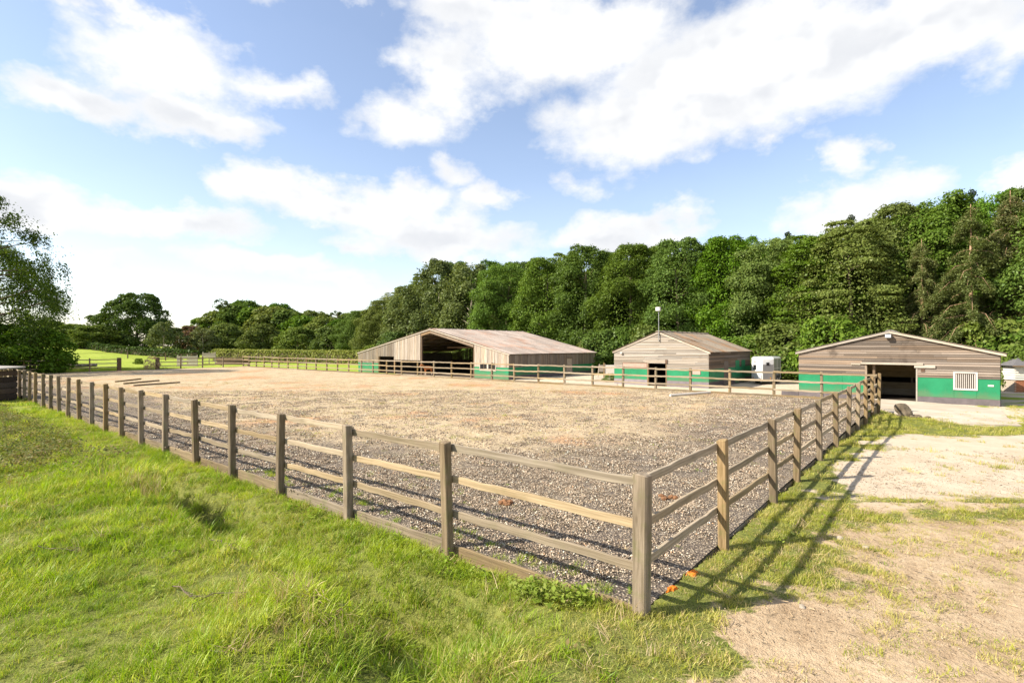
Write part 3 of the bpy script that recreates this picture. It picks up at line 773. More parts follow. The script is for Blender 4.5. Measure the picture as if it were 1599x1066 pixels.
# ------------------------------------------------------------------ middle stable
def middle_stable():
    Wd, Ln, ev, apx, axx = 7.5, 10.2, 2.57, 4.05, 3.75
    fx = 13.98 + LD[0] * Wd; fy = 37.1 + LD[1] * Wd
    t = tag(empty('stable', (fx, fy, -0.5), FRAME_RZ), 'middle gabled stable with pale clapboard front, green band and a lamp mast at its gable', 'stable')
    door = (2.89, 4.35, 0, 1.72); gt, pl = 1.33, 0.42
    # walls: prism shell behind the boards
    sh = MB()
    sh.prism([(0.02,0),(2.89,0),(2.89,1.72),(4.35,1.72),(4.35,0),(Wd-0.02,0),(Wd-0.02,ev),(axx,apx-0.02),(0.02,ev)][::1], 0.03, 0.12)
    sh.build('wall', M_CLAD_D, t)
    MB().box(0.03, 0.12, 0.12, Ln, 0, ev - 0.02).build('wall', M_CLAD_D, t)
    MB().box(Wd - 0.12, Wd - 0.03, 0.12, Ln, 0, ev - 0.02).build('wall', M_CLAD_D, t)
    MB().prism([(0.02,0),(Wd-0.02,0),(Wd-0.02,ev),(axx,apx-0.02),(0.02,ev)], Ln - 0.1, Ln).build('wall', M_CLAD_D, t)
    MB().box(0.1, Wd - 0.1, 0.1, Ln - 0.1, -0.02, 0.03).build('floor', M_DARKFLOOR, t)
    me = wedge_board(); me.materials.append(M_CLAD_H)
    shut = (0.75, 2.80, 1.36, 1.70)
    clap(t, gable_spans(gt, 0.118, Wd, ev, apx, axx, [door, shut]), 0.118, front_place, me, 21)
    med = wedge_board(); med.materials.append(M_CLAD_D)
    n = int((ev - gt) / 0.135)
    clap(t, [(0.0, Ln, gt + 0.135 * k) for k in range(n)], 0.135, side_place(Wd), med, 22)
    # green band and plinth
    for xa, xb in ((0.0, 2.87), (4.37, 6.30), (6.93, Wd)): green_band(t, xa, xb, pl, gt)
    MB().box(6.302, 6.928, -0.020, 0.028, pl, 0.93).build('green_panel', M_GREEN, t)
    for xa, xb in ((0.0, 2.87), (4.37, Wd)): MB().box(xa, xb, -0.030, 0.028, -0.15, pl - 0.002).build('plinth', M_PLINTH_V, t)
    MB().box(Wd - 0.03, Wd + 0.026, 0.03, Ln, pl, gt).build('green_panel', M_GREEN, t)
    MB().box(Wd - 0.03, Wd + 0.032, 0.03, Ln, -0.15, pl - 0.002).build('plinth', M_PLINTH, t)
    MB().box(6.33, 6.90, -0.030, 0.02, 0.94, 1.40).build('hatch', plain('pinkish_bare_hatch', (0.42, 0.29, 0.24), 0.85), t, bevel=0.006)
    h = MB().box(shut[0] + 0.02, shut[1] - 0.02, -0.03, 0.02, shut[2] - 0.01, shut[3] - 0.03).build('shutter', plain('faded_red_shutter', (0.40, 0.25, 0.20), 0.85, var=0.25), t, bevel=0.006)
    MB().box(shut[0], shut[1], -0.055, 0.02, shut[3] - 0.026, shut[3] + 0.03).build('shutter_rail', M_BEAM, t)
    # door frame and half door
    MB().box(2.83, 2.93, -0.04, 0.12, -0.05, 1.74).build('door_post', M_BEAMV, t); MB().box(4.31, 4.40, -0.04, 0.12, -0.05, 1.74).build('door_post', M_BEAMV, t)
    MB().box(2.7, 4.55, -0.05, 0.12, 1.742, 1.86).build('lintel', M_BARGE, t, bevel=0.005)
    MB().box(4.30, 4.46, -0.10, -0.052, 1.70, 1.98).build('door_hook', M_IRON, t)
    # side doors with vertical green leaves
    for y in (3.2, 6.0, 7.6):
        MB().box(Wd - 0.03, Wd + 0.05, y, y + 1.0, 0.05, 1.85).build('side_door', M_GREEN if y > 5 else M_CLAD_VD, t, bevel=0.006)
    # verge boards, roof
    for sx, xa, za, xb, zb in ((-1, axx, apx + 0.02, -0.12, ev - 0.02), (1, axx, apx + 0.02, Wd + 0.12, ev - 0.02)):
        mb = MB(); d = 0.13
        mb.v = [(xa, -0.075, za), (xb, -0.075, zb), (xb, -0.075, zb - d), (xa, -0.075, za - d), (xa, -0.04, za), (xb, -0.04, zb), (xb, -0.04, zb - d), (xa, -0.04, za - d)]
        mb.f = [(0,1,2,3),(7,6,5,4),(0,4,5,1),(1,5,6,2),(2,6,7,3),(3,7,4,0)]
        mb.build('barge_board', M_BARGE, t)
    sh1 = corrugated(); sh1.materials.append(M_ROOF_B); rc = ridge_cap(); rc.materials.append(M_ROOF_B)
    roof(t, axx, apx, Wd, ev, -0.14, Ln + 0.1, 2, M_ROOF_B, seed=1, sheet=sh1)
    roof(t, axx, apx, 0.0, ev, -0.14, Ln + 0.1, 2, M_ROOF_B, seed=2, sheet=sh1)
    ridges(t, axx, apx + 0.02, -0.14, Ln + 0.1, rc)
    # lamp mast and small eaves lamp
    ms = MB().tube([(axx + 0.06, -0.14, 3.35), (axx + 0.06, -0.14, 5.65)], 0.028, 8).build('lamp_mast', M_METAL, t)
    fl_ = MB().box(axx - 0.13, axx + 0.21, -0.30, -0.06, 5.62, 5.92).build('floodlight', M_WHITE_METAL, t, bevel=0.02)
    MB().box(axx - 0.10, axx + 0.18, -0.315, -0.302, 5.65, 5.89).build('lens', M_LAMPGLASS, fl_)
    MB().box(axx + 0.01, axx + 0.11, -0.12, 0.02, 3.40, 3.46).build('bracket', M_METAL, t); MB().box(axx + 0.01, axx + 0.11, -0.12, 0.02, 3.85, 3.91).build('bracket', M_METAL, t)
    el_ = MB().box(0.60, 0.78, -0.20, -0.035, 2.38, 2.50).build('eaves_lamp', M_WHITE_METAL, t, bevel=0.015)
    return t
middle_stable()

# ------------------------------------------------------------------ right-hand stable
def right_stable():
    Wd, Ln, ev, apx, axx = 8.87, 9.5, 2.64, 3.76, 4.42
    fx = 24.1 + LD[0] * Wd; fy = 25.8 + LD[1] * Wd
    t = tag(empty('stable', (fx, fy, -0.5), FRAME_RZ), 'right-hand stable with wide dark doorway, brown clapboards, green band and barred window', 'stable')
    da, db, dh = 3.37, 5.61, 1.97; gt, pl = 1.34, 0.33
    MB().prism([(0.02,0),(da,0),(da,dh),(db,dh),(db,0),(Wd-0.02,0),(Wd-0.02,ev),(axx,apx-0.02),(0.02,ev)], 0.03, 0.13).build('wall', M_CLAD_D, t)
    MB().box(0.03, 0.12, 0.13, Ln, 0, ev - 0.02).build('wall', M_CLAD_D, t)
    MB().box(Wd - 0.12, Wd - 0.03, 0.13, Ln, 0, ev - 0.02).build('wall', M_CLAD_D, t)
    MB().prism([(0.02,0),(Wd-0.02,0),(Wd-0.02,ev),(axx,apx-0.02),(0.02,ev)], Ln - 0.1, Ln).build('wall', M_CLAD_D, t)
    MB().box(0.1, Wd - 0.1, 0.05, Ln - 0.1, -0.02, 0.035).build('floor', M_DARKFLOOR, t)
    win = (7.13, 8.01, 0.80, 1.64)
    me = wedge_board(); me.materials.append(wood('brown_clapboard', (0.135, 0.10, 0.074), (0.30, 0.24, 0.19), (0.045, 0.034, 0.026), 0, 0.9, 0, 0.6, 0.85))
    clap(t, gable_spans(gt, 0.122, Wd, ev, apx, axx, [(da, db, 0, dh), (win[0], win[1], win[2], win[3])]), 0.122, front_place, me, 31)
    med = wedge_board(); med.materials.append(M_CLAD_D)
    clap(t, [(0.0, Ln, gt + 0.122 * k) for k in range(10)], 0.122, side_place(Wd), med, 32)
    green_band(t, 0.0, da - 0.02, pl, gt)
    for xa, xb, za, zb in ((db + 0.02, win[0], pl, gt), (win[1], Wd, pl, gt), (win[0] + 0.002, win[1] - 0.002, pl, win[2])): green_band(t, xa, xb, za, zb)
    for xa, xb in ((0.0, da - 0.02), (db + 0.02, Wd)): MB().box(xa, xb, -0.034, 0.028, -0.2, pl - 0.002).build('plinth', M_PLINTH, t)
    MB().box(-0.95, -0.02, -0.01, 0.25, -0.2, 0.30).build('plinth', M_PLINTH, t)
    MB().box(Wd - 0.03, Wd + 0.026, 0.03, Ln, pl, gt).build('green_panel', M_GREEN, t)
    MB().box(Wd - 0.03, Wd + 0.034, 0.03, Ln, -0.2, pl - 0.002).build('plinth', M_PLINTH, t)
    # doorway: jambs, sliding-door track boards, the pushed-back door
    MB().box(da - 0.06, da + 0.04, -0.045, 0.13, -0.05, dh).build('door_post', M_BEAMV, t)
    MB().box(db - 0.03, db + 0.035, -0.045, 0.13, -0.05, dh).build('door_post', M_LINTEL, t)
    MB().box(da - 0.25, db + 0.28, -0.13, -0.047, dh + 0.01, dh + 0.11).build('door_track', M_LINTEL, t, bevel=0.008)
    MB().box(da - 0.72, da - 0.26, -0.10, -0.036, dh - 0.04, dh + 0.05).build('door_track', M_LINTEL, t, bevel=0.008)
    MB().box(db - 0.10, db + 0.78, -0.10, -0.036, dh - 0.14, dh + 0.004).build('door_track', M_LINTEL, t, bevel=0.008)
    MB().box(db + 0.18, db + 0.34, -0.06, -0.036, dh - 0.34, dh - 0.16).build('door_hook', M_IRON, t)
    # left upright and inner partition seen through the doorway
    MB().box(da + 0.28, da + 0.40, 0.2, 0.32, 0.03, dh + 0.4).build('upright', M_BEAMV, t)
    pz = 4.2
    for k, (za, zb) in enumerate(((0.03, 0.42), (0.425, 0.80), (1.12, 1.5), (1.505, 1.9), (1.905, 2.3), (2.305, 2.6))):
        MB().box(1.2, Wd - 0.13, pz + 0.004 * (k % 2), pz + 0.05, za, zb).build('partition_board', M_PLY, t)
    for x in (1.3, 3.2, 5.2, 7.0): MB().box(x, x + 0.1, pz + 0.06, pz + 0.16, 0.03, 2.6).build('partition_post', M_BEAMV, t)
    # barred window
    w = MB().box(win[0] + 0.01, win[1] - 0.01, 0.09, 0.12, win[2], win[3]).build('window', M_GLASS, t)
    fr_ = MB()
    fr_.box(win[0] - 0.03, win[1] + 0.03, -0.06, 0.03, win[2] - 0.05, win[2] + 0.03).box(win[0] - 0.03, win[1] + 0.03, -0.06, 0.03, win[3] - 0.02, win[3] + 0.04)
    fr_.box(win[0] - 0.03, win[0] + 0.05, -0.058, 0.03, win[2] + 0.031, win[3] - 0.021).box(win[1] - 0.05, win[1] + 0.03, -0.058, 0.03, win[2] + 0.031, win[3] - 0.021)
    fr_.build('frame', M_WHITE_METAL, w)
    for k in range(10):
        x = win[0] + 0.09 + k * (win[1] - win[0] - 0.18) / 9
        MB().box(x - 0.014, x + 0.014, -0.03, 0.0, win[2] + 0.03, win[3] - 0.02).build('bar', M_WHITE_METAL, w)
    # little white plate, floodlight under the apex
    MB().box(8.42, 8.64, -0.045, -0.025, 0.98, 1.06).build('plate', M_WHITE, t)
    fl_ = MB().box(axx - 0.17, axx + 0.11, -0.32, -0.08, apx - 0.32, apx - 0.12).build('floodlight', M_METAL, t, bevel=0.015)
    MB().box(axx - 0.15, axx + 0.09, -0.335, -0.322, apx - 0.30, apx - 0.14).build('lens', M_LAMPGLASS, fl_)
    # verge boards and roof
    for xb, zb in ((-0.16, ev - 0.03), (Wd + 0.22, ev - 0.05)):
        mb = MB(); d = 0.11; xa, za = axx, apx + 0.05
        mb.v = [(xa, -0.14, za), (xb, -0.14, zb), (xb, -0.14, zb - d), (xa, -0.14, za - d), (xa, -0.09, za), (xb, -0.09, zb), (xb, -0.09, zb - d), (xa, -0.09, za - d)]
        mb.f = [(0,1,2,3),(7,6,5,4),(0,4,5,1),(1,5,6,2),(2,6,7,3),(3,7,4,0)]
        mb.build('barge_board', M_BARGE, t)
    sh1 = corrugated(); sh1.materials.append(M_ROOF_C); rc = ridge_cap(); rc.materials.append(M_ROOF_C)
    roof(t, axx, apx, Wd, ev, -0.16, Ln + 0.1, 2, M_ROOF_C, seed=3, sheet=sh1, over=0.25)
    roof(t, axx, apx, 0.0, ev, -0.16, Ln + 0.1, 2, M_ROOF_C, seed=4, sheet=sh1)
    ridges(t, axx, apx + 0.02, -0.10, Ln + 0.1, rc)
right_stable()

# ------------------------------------------------------------------ big open barn
def board_mesh(mt, wd=0.17):
    me = MB().box(0, wd, -0.022, 0, 0, 1).mesh('board'); me.materials.append(mt); return me
def open_barn():
    Wd, Ln = 23.0, 15.0; er, el_, rx, rz = 2.26, 2.20, 23.0 - 10.4, 4.70
    wl = -LD; fx = -0.29 + LD[0] * Wd; fy = 46.65 + LD[1] * Wd
    t = tag(empty('barn', (fx, fy, -0.5), FRAME_RZ), 'wide low barn of grey vertical boards with big open bay, shallow pale roof', 'barn')
    def top(x): return el_ + (rz - el_) * x / rx if x < rx else er + (rz - er) * (Wd - x) / (Wd - rx)
    r = random.Random(77)
    bm_l, bm_d = board_mesh(M_CLAD_V), board_mesh(M_CLAD_VD)
    oL, oR = 23.0 - 11.87, 23.0 - 4.31
    def front_boards(xa, xb, z0, me):
        x = xa
        while x < xb - 0.05:
            w_ = min(1.0, (xb - x) / 0.176)
            zt = top(x + 0.08) - 0.10; zz = z0(x) if callable(z0) else z0
            link('board', me, None, t, (x, r.uniform(-0.006, 0.004), zz), (0, 0, 0), (w_, 1, zt - zz + r.uniform(-0.0, 0.03))); x += 0.176
    front_boards(0.0, 3.9, 1.06, bm_d)                       # left end above the green panel
    front_boards(3.9, 6.7, 1.85, bm_d)                       # over the low opening
    front_boards(6.7, oL - 0.1, 1.50, bm_l)                  # hung boards beside the big bay
    front_boards(oR + 0.1, Wd, 1.06, bm_l)                   # right of the bay
    green_band(t, 0.0, 3.88, 0.0, 1.055, -0.03)
    win = (19.55, 21.45, 0.78, 1.42)
    green_band(t, oR + 0.1, Wd, 0.0, 1.055, -0.03)
    w = MB().box(win[0], win[1], -0.045, -0.032, win[2], win[3]).build('window', M_GLASS, t)
    f = MB()
    f.box(win[0] - 0.06, win[1] + 0.06, -0.07, -0.03, win[2] - 0.08, win[2]).box(win[0] - 0.06, win[0], -0.07, -0.03, win[2] + 0.002, win[3]).box(win[1], win[1] + 0.06, -0.07, -0.03, win[2] + 0.002, win[3])
    f.box((win[0]+win[1])/2 - 0.09, (win[0]+win[1])/2 + 0.09, -0.068, -0.047, win[2] + 0.002, win[3]).build('frame', M_BARGE, w)
    for k in (0.25, 0.75):
        x = win[0] + (win[1] - win[0]) * k; MB().box(x - 0.02, x + 0.02, -0.06, -0.047, win[2] + 0.003, win[3] - 0.003).build('mullion', M_BEAM, w)
    # frame: posts along the two bay lines, purlins and rafters; darker timber paints in the bay's shade
    for x in (oL, oR):
        for y in ((0.1, 11.25, 14.8) if x == oL else (0.1, 7.5, 14.8)): MB().box(x - 0.10, x + 0.10, y - 0.08, y + 0.08, 0, top(x) - 0.12).build('barn_post', M_SLEEPER, t)
    for x in (3.9, 6.7): MB().box(x - 0.07, x + 0.07, 0.01, 0.15, 0, top(x) - 0.12).build('barn_post', M_BEAMV, t)
    for y in (3.75, 7.5, 11.25):
        for (xa, xb) in ((0.05, rx), (rx, Wd - 0.05)):
            mb = MB(); za, zb = top(xa) - 0.14, top(xb) - 0.14; d = 0.18
            mb.v = [(xa, y - 0.05, za), (xb, y - 0.05, zb), (xb, y - 0.05, zb - d), (xa, y - 0.05, za - d), (xa, y + 0.05, za), (xb, y + 0.05, zb), (xb, y + 0.05, zb - d), (xa, y + 0.05, za - d)]
            mb.f = [(0,1,2,3),(7,6,5,4),(0,4,5,1),(1,5,6,2),(2,6,7,3),(3,7,4,0)]
            mb.build('rafter', M_SLEEPER, t)
        MB().box(oL, oR, y - 0.045, y + 0.045, 2.75, 2.92).build('tie_beam', M_SLEEPER, t)
    for k in range(1, 12):
        x = k * Wd / 12
        MB().box(x - 0.04, x + 0.04, 0.05, Ln - 0.05, top(x) - 0.13, top(x) - 0.02).build('purlin', M_SLEEPER, t)
    # right-hand side wall
    y = 0.0
    gate = (9.2, 10.3)
    while y < Ln - 0.05:
        z0 = 1.06 if not (gate[0] < y < gate[1] - 0.1) else 1.72
        link('board', bm_d, None, t, (Wd + r.uniform(-0.004, 0.006), y, z0), (0, 0, R(90)), (min(1.0, (Ln - y) / 0.176), 1, er - 0.06 - z0)); y += 0.176
    MB().box(Wd - 0.10, Wd - 0.012, 0.05, gate[0], 0, er - 0.1).build('wall', M_CLAD_VD, t); MB().box(Wd - 0.10, Wd - 0.012, gate[1], Ln, 0, er - 0.1).build('wall', M_CLAD_VD, t)
    for ya, yb in ((0.03, gate[0] - 0.1), (gate[1] + 0.1, Ln)): MB().box(Wd - 0.012, Wd + 0.03, ya, yb, 0.32, 1.055).build('green_panel', M_GREEN, t); MB().box(Wd - 0.012, Wd + 0.036, ya, yb, -0.1, 0.318).build('plinth', M_PLINTH, t)
    MB().box(Wd - 0.05, Wd + 0.02, gate[0], gate[1], 0.05, 1.70).build('side_door', M_CLAD_V, t); MB().box(Wd - 0.03, Wd + 0.08, gate[0] - 0.1, gate[1] + 0.1, 1.70, 1.82).build('lintel', M_BEAM, t)
    # solid left wall, spaced-board back wall
    MB().box(0.0, 0.08, 0.05, Ln, 0, el_ - 0.1).build('wall', M_CLAD_VD, t)
    x = 0.05; bb = board_mesh(M_SLEEPER, 0.20)
    while x < Wd - 0.2:
        link('back_board', bb, None, t, (x, Ln, 0.0), (0, 0, 0), (1, 1, top(x + 0.1) - 0.2 - r.uniform(0.0, 0.15))); x += 0.245 + r.choice((0, 0, 0.04))
    MB().box(0.05, Wd - 0.05, Ln + 0.01, Ln + 0.06, 0.0, 1.15).build('back_boarding', M_SLEEPER, t)
    MB().box(0.1, Wd - 0.12, 0.1, Ln - 0.02, -0.03, 0.03).build('floor', M_DARKFLOOR, t)
    # verge boards
    for xb in (0, Wd):
        mb = MB(); xa, za = rx, rz + 0.03; zb = top(xb) - 0.0; xe = xb + (-0.12 if xb == 0 else 0.12); d = 0.11
        mb.v = [(xa, -0.09, za), (xe, -0.09, zb), (xe, -0.09, zb - d), (xa, -0.09, za - d), (xa, -0.05, za), (xe, -0.05, zb), (xe, -0.05, zb - d), (xa, -0.05, za - d)]
        mb.f = [(0,1,2,3),(7,6,5,4),(0,4,5,1),(1,5,6,2),(2,6,7,3),(3,7,4,0)]
        mb.build('barge_board', M_BARGE, t)
    # deeper board over the open bay
    for xa, xb in ((oL, rx), (rx, oR)):
        mb = MB(); za, zb = top(xa) - 0.16, top(xb) - 0.16; d = 0.24
        mb.v = [(xa, -0.04, za), (xb, -0.04, zb), (xb, -0.04, zb - d), (xa, -0.04, za - d), (xa, 0.03, za), (xb, 0.03, zb), (xb, 0.03, zb - d), (xa, 0.03, za - d)]
        mb.f = [(0,1,2,3),(7,6,5,4),(0,4,5,1),(1,5,6,2),(2,6,7,3),(3,7,4,0)]
        mb.build('bay_board', M_BEAM, t)
    sh1 = corrugated(); sh1.materials.append(M_ROOF_A); rc = ridge_cap(); rc.materials.append(M_ROOF_A)
    roof(t, rx, rz, Wd, er, -0.12, Ln + 0.1, 4, M_ROOF_A, seed=5, sheet=sh1)
    roof(t, rx, rz, 0.0, el_, -0.12, Ln + 0.1, 5, M_ROOF_A, seed=6, sheet=sh1)
    ridges(t, rx, rz + 0.02, -0.12, Ln + 0.1, rc)
    return t, fx, fy
open_barn()

# ------------------------------------------------------------------ horse trailer
def trailer():
    Zc = 41.5; cx = (1191 - 800) / 816 * Zc
    view = math.atan2(cx, Zc)
    rz = -view + R(-13)                     # nose (local -y) points almost at the camera
    t = tag(empty('horse_trailer', (cx, Zc, -0.5), rz), 'small silver-grey horse trailer with white nose parked between the two stables', 'trailer')
    w, nose, L = 0.80, 0.62, 2.55; z0, z1 = 0.36, 2.12
    # nose: two facets meeting at the prow, rounded at the top
    mb = MB(); prow = [(-w, 0.0), (-0.16, -nose), (0.16, -nose), (w, 0.0)]
    lv = [(z0, 1.0, 0.0), (1.55, 1.0, 0.0), (1.95, 0.96, 0.10), (z1 - 0.02, 0.86, 0.24)]
    for z, k, b in lv:
        mb.v += [(x * k, y + b * (1 if i in (1, 2) else 0.25), z) for i, (x, y) in enumerate(prow)]
    for j in range(3):
        for i in range(3): mb.f.append((j*4 + i, j*4 + i + 1, (j+1)*4 + i + 1, (j+1)*4 + i))
    mb.f.append((0, 3, 2, 1)); mb.f.append((12, 13, 14, 15))
    for j in range(3): mb.f.append((j*4 + 3, j*4, (j+1)*4, (j+1)*4 + 3))
    ns = mb.build('nose', M_GRP, t, bevel=0.015)
    # front window on the left facet, vent mark above it
    for (u0, u1, za, zb, nm, mt, sgn) in ((0.30, 0.72, 1.12, 1.50, 'front_window', M_GLASS, -1), (0.40, 0.64, 1.74, 1.80, 'maker_plate', M_PLINTH, -1), (0.34, 0.62, 1.46, 1.70, 'front_window', M_GLASS, 1)):
        a = Vector((-0.16, -nose, 0)) if sgn < 0 else Vector((0.16, -nose, 0)); b = Vector((sgn * w, 0, 0)); d = (b - a)
        nrm = Vector((d.y, -d.x, 0)).normalized(); nrm = nrm if nrm.y < 0 else -nrm
        p0 = a + d * u0 + nrm * 0.006; p1 = a + d * u1 + nrm * 0.006; q = nrm * 0.012
        m2 = MB(); m2.v = [(*p0.xy, za), (*p1.xy, za), (*p1.xy, zb), (*p0.xy, zb), (*(p0 + q).xy, za), (*(p1 + q).xy, za), (*(p1 + q).xy, zb), (*(p0 + q).xy, zb)]
        m2.f = [(0,1,2,3),(7,6,5,4),(0,4,5,1),(1,5,6,2),(2,6,7,3),(3,7,4,0)]
        m2.build(nm, mt, ns)
    # grey sheet laid over the nose's right half, painting in its shade
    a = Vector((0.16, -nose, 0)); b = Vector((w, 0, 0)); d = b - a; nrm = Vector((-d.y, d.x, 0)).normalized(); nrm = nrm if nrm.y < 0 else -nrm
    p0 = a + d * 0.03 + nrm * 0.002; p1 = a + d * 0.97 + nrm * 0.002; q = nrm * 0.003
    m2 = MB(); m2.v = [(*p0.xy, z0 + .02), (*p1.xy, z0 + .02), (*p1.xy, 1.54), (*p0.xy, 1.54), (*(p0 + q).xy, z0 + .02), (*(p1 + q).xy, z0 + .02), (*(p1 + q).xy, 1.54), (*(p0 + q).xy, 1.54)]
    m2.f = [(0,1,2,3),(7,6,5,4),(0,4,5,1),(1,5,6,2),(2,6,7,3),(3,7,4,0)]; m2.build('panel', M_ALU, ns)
    bd = MB().box(-w, w, 0.004, L, z0, 1.96).build('body', M_ALU, t, bevel=0.01)
    rf = MB().prism([(-w - 0.02, 1.962), (w + 0.02, 1.962), (w + 0.02, 2.02), (w - 0.12, z1 + 0.02), (-w + 0.12, z1 + 0.02), (-w - 0.02, 2.02)], 0.01, L + 0.03).build('roof', M_GRP, t, bevel=0.01)
    for y in (0.02, 1.25, L - 0.05):
        for s in (-1, 1): MB().box(s * (w + 0.002) - 0.012, s * (w + 0.002) + 0.012, y, y + 0.05, z0, 1.96).build('corner_trim', M_TRIM, bd)
    for s in (-1, 1):
        MB().box(s * w - 0.012, s * w + 0.012, 0.06, L - 0.05, 1.20, 1.24).build('side_trim', M_TRIM, bd)
        MB().box(s * w - 0.10, s * w + 0.10, 0.95, 2.25, 0.60, 0.65).build('mudguard', M_PLINTH, t)
        for y in (1.25, 1.92):
            wh = MB().tube([(s * (w - 0.06) - 0.08, y, 0.29), (s * (w - 0.06) + 0.08, y, 0.29)], 0.29, 20).build('wheel', M_RUBBER, t)
            MB().tube([(s * (w + 0.03) - 0.01, y, 0.29), (s * (w + 0.03) + 0.004, y, 0.29)], 0.17, 16).build('rim', M_WHITE_METAL, wh)
    MB().box(-0.05, 0.05, -nose - 0.9, -nose + 0.3, 0.38, 0.46).build('drawbar', M_METAL, t)
    jw = MB().tube([(0.16, -nose - 0.45, 0.08), (0.16, -nose - 0.45, 0.72)], 0.03, 8).build('jockey_wheel', M_METAL, t)
    MB().tube([(0.13, -nose - 0.45, 0.09), (0.19, -nose - 0.45, 0.09)], 0.09, 12).build('tyre', M_RUBBER, jw)
    for s in (-1, 1): MB().box(s * 0.62 - 0.05, s * 0.62 + 0.05, -0.20, -0.15, 0.44, 0.52).build('marker_light', plain('amber_lamp', (0.5, 0.2, 0.03), 0.3), t)
    MB().box(-w + 0.03, w - 0.03, L + 0.002, L + 0.05, z0, 1.40).build('ramp', M_ALU, t)
trailer()

# ------------------------------------------------------------------ brick hut at the right edge
def hut():
    x0, y0 = 32.6, 33.9
    t = tag(empty('hut', (x0, y0, -0.5), R(-12)), 'brick-footed white weatherboard hut with slate roof at the right edge', 'hut')
    Wd, Ln = 3.2, 3.0
    MB().box(0.02, Wd - 0.02, 0.02, Ln - 0.02, -0.1, 0.78).build('wall', M_MORTAR, t)
    MB().box(0.03, Wd - 0.03, 0.03, Ln - 0.03, 0.78, 1.72).build('wall', M_CLAD_D, t)
    bk = MB().box(0, 0.215, -0.006, 0.02, 0, 0.065).mesh('brick'); bk.materials.append(M_BRICK)
    for k in range(10):
        for i in range(14):
            x = i * 0.228 - (0.114 if k % 2 else 0)
            if x < -0.01 or x + 0.215 > Wd: continue
            link('brick', bk, None, t, (x, 0.0, 0.02 + k * 0.076))
    wb = wedge_board(); wb.materials.append(M_WHITE)
    for k in range(6): o = link('clapboard', wb, None, t, (0, 0, 0.80 + k * 0.15), (0, 0, 0), (Wd, 1, 0.15))
    for k in range(6):
        o = link('clapboard', wb, None, t, (0, Ln, 0.80 + k * 0.15), (0, 0, R(-90)), (Ln, 1, 0.15))
    sl = MB().box(0, 0.30, -0.006, 0.006, 0, 0.28).mesh('slate'); sl.materials.append(M_SLATE)
    # hipped slate roof
    mb = MB(); e = 0.25
    mb.v = [(-e, -e, 1.72), (Wd + e, -e, 1.72), (Wd + e, Ln + e, 1.72), (-e, Ln + e, 1.72), (Wd / 2 - 0.2, Ln / 2, 2.75), (Wd / 2 + 0.2, Ln / 2, 2.75)]
    mb.f = [(0, 1, 5, 4), (1, 2, 5), (2, 3, 4, 5), (3, 0, 4), (3, 2, 1, 0)]
    mb.build('roof', M_SLATE, t)
    MB().box(-e, Wd + e, -e - 0.03, -e - 0.002, 1.66, 1.74).build('fascia', M_BEAM, t)
hut()

# ------------------------------------------------------------------ timber store at the left edge
def store():
    sx, sy = -27.95, 25.6; z = gz1(-24.5, 25.4)
    t = tag(empty('timber_store', (sx, sy, z), R(-4)), 'dark slatted timber store with flat grey sheet roof at the left edge', 'store')
    Wd, Dp = 2.45, 1.4
    for k in range(5):
        MB().box(0, Wd, -0.04, 0, 0.10 + k * 0.30, 0.34 + k * 0.30).build('slat', M_STORE, t, bevel=0.01)
        MB().box(Wd, Wd + 0.04, 0.01, Dp, 0.10 + k * 0.30, 0.34 + k * 0.30).build('slat', M_STORE, t, bevel=0.01)
    for x in (0.06, Wd - 0.1):
        for y in (0.01, Dp - 0.1): MB().box(x - 0.05, x + 0.05, y, y + 0.1, -0.2, 1.62).build('upright', M_SLEEPER, t)
    MB().box(0.02, Wd - 0.02, 0.12, Dp - 0.12, 0, 1.2).build('lining', M_STORE, t)
    m2 = MB().box(-0.3, Wd + 0.32, -0.25, Dp + 0.15, 0, 0.06).build('roof', plain('grey_roof_sheet', (0.30, 0.28, 0.25), 0.8), t, loc=(0, 0, 1.70), rot=(R(2), R(1.5), 0))
store()

# ------------------------------------------------------------------ poles, jumps and other small things
def pole(p0, p1, r, mt, name, label, grp=None):
    d = Vector(p1) - Vector(p0); L = d.length
    me = MB().tube([(0, 0, 0), (L * .25, 0.006, 0.0), (L * .5, -0.004, 0.0), (L * .75, 0.004, 0.0), (L, 0, 0)], r, 10).mesh(name); me.materials.append(mt)
    o = link(name, me, None, None, p0); o.rotation_euler = (0, -math.atan2(d.z, math.hypot(d.x, d.y)), math.atan2(d.y, d.x))
    return tag(o, label, 'pole', grp)
def az_at(x, y): return float(arena_z(ab(x, y)[1]))
pole((7.9, 26.1, az_at(7.9, 26.1) + 0.07), (10.5, 27.7, az_at(10.5, 27.7) + 0.07), 0.06, M_WHITE, 'ground_pole', 'white ground pole lying on the arena in front of the middle stable')
for (p, q, lab) in (((-24.4, 33.7), (-23.2, 36.5), 'nearest of the three brown poles lying on the arena at far left'), ((-26.3, 35.4), (-26.0, 38.5), 'middle one of the three brown poles lying on the arena at far left'), ((-28.3, 37.3), (-28.7, 40.4), 'farthest of the three brown poles lying on the arena at far left')):
    pole((*p, az_at(*p) + 0.05), (*q, az_at(*q) + 0.05), 0.05, M_POLE_BROWN, 'ground_pole', lab, 'brown ground poles')
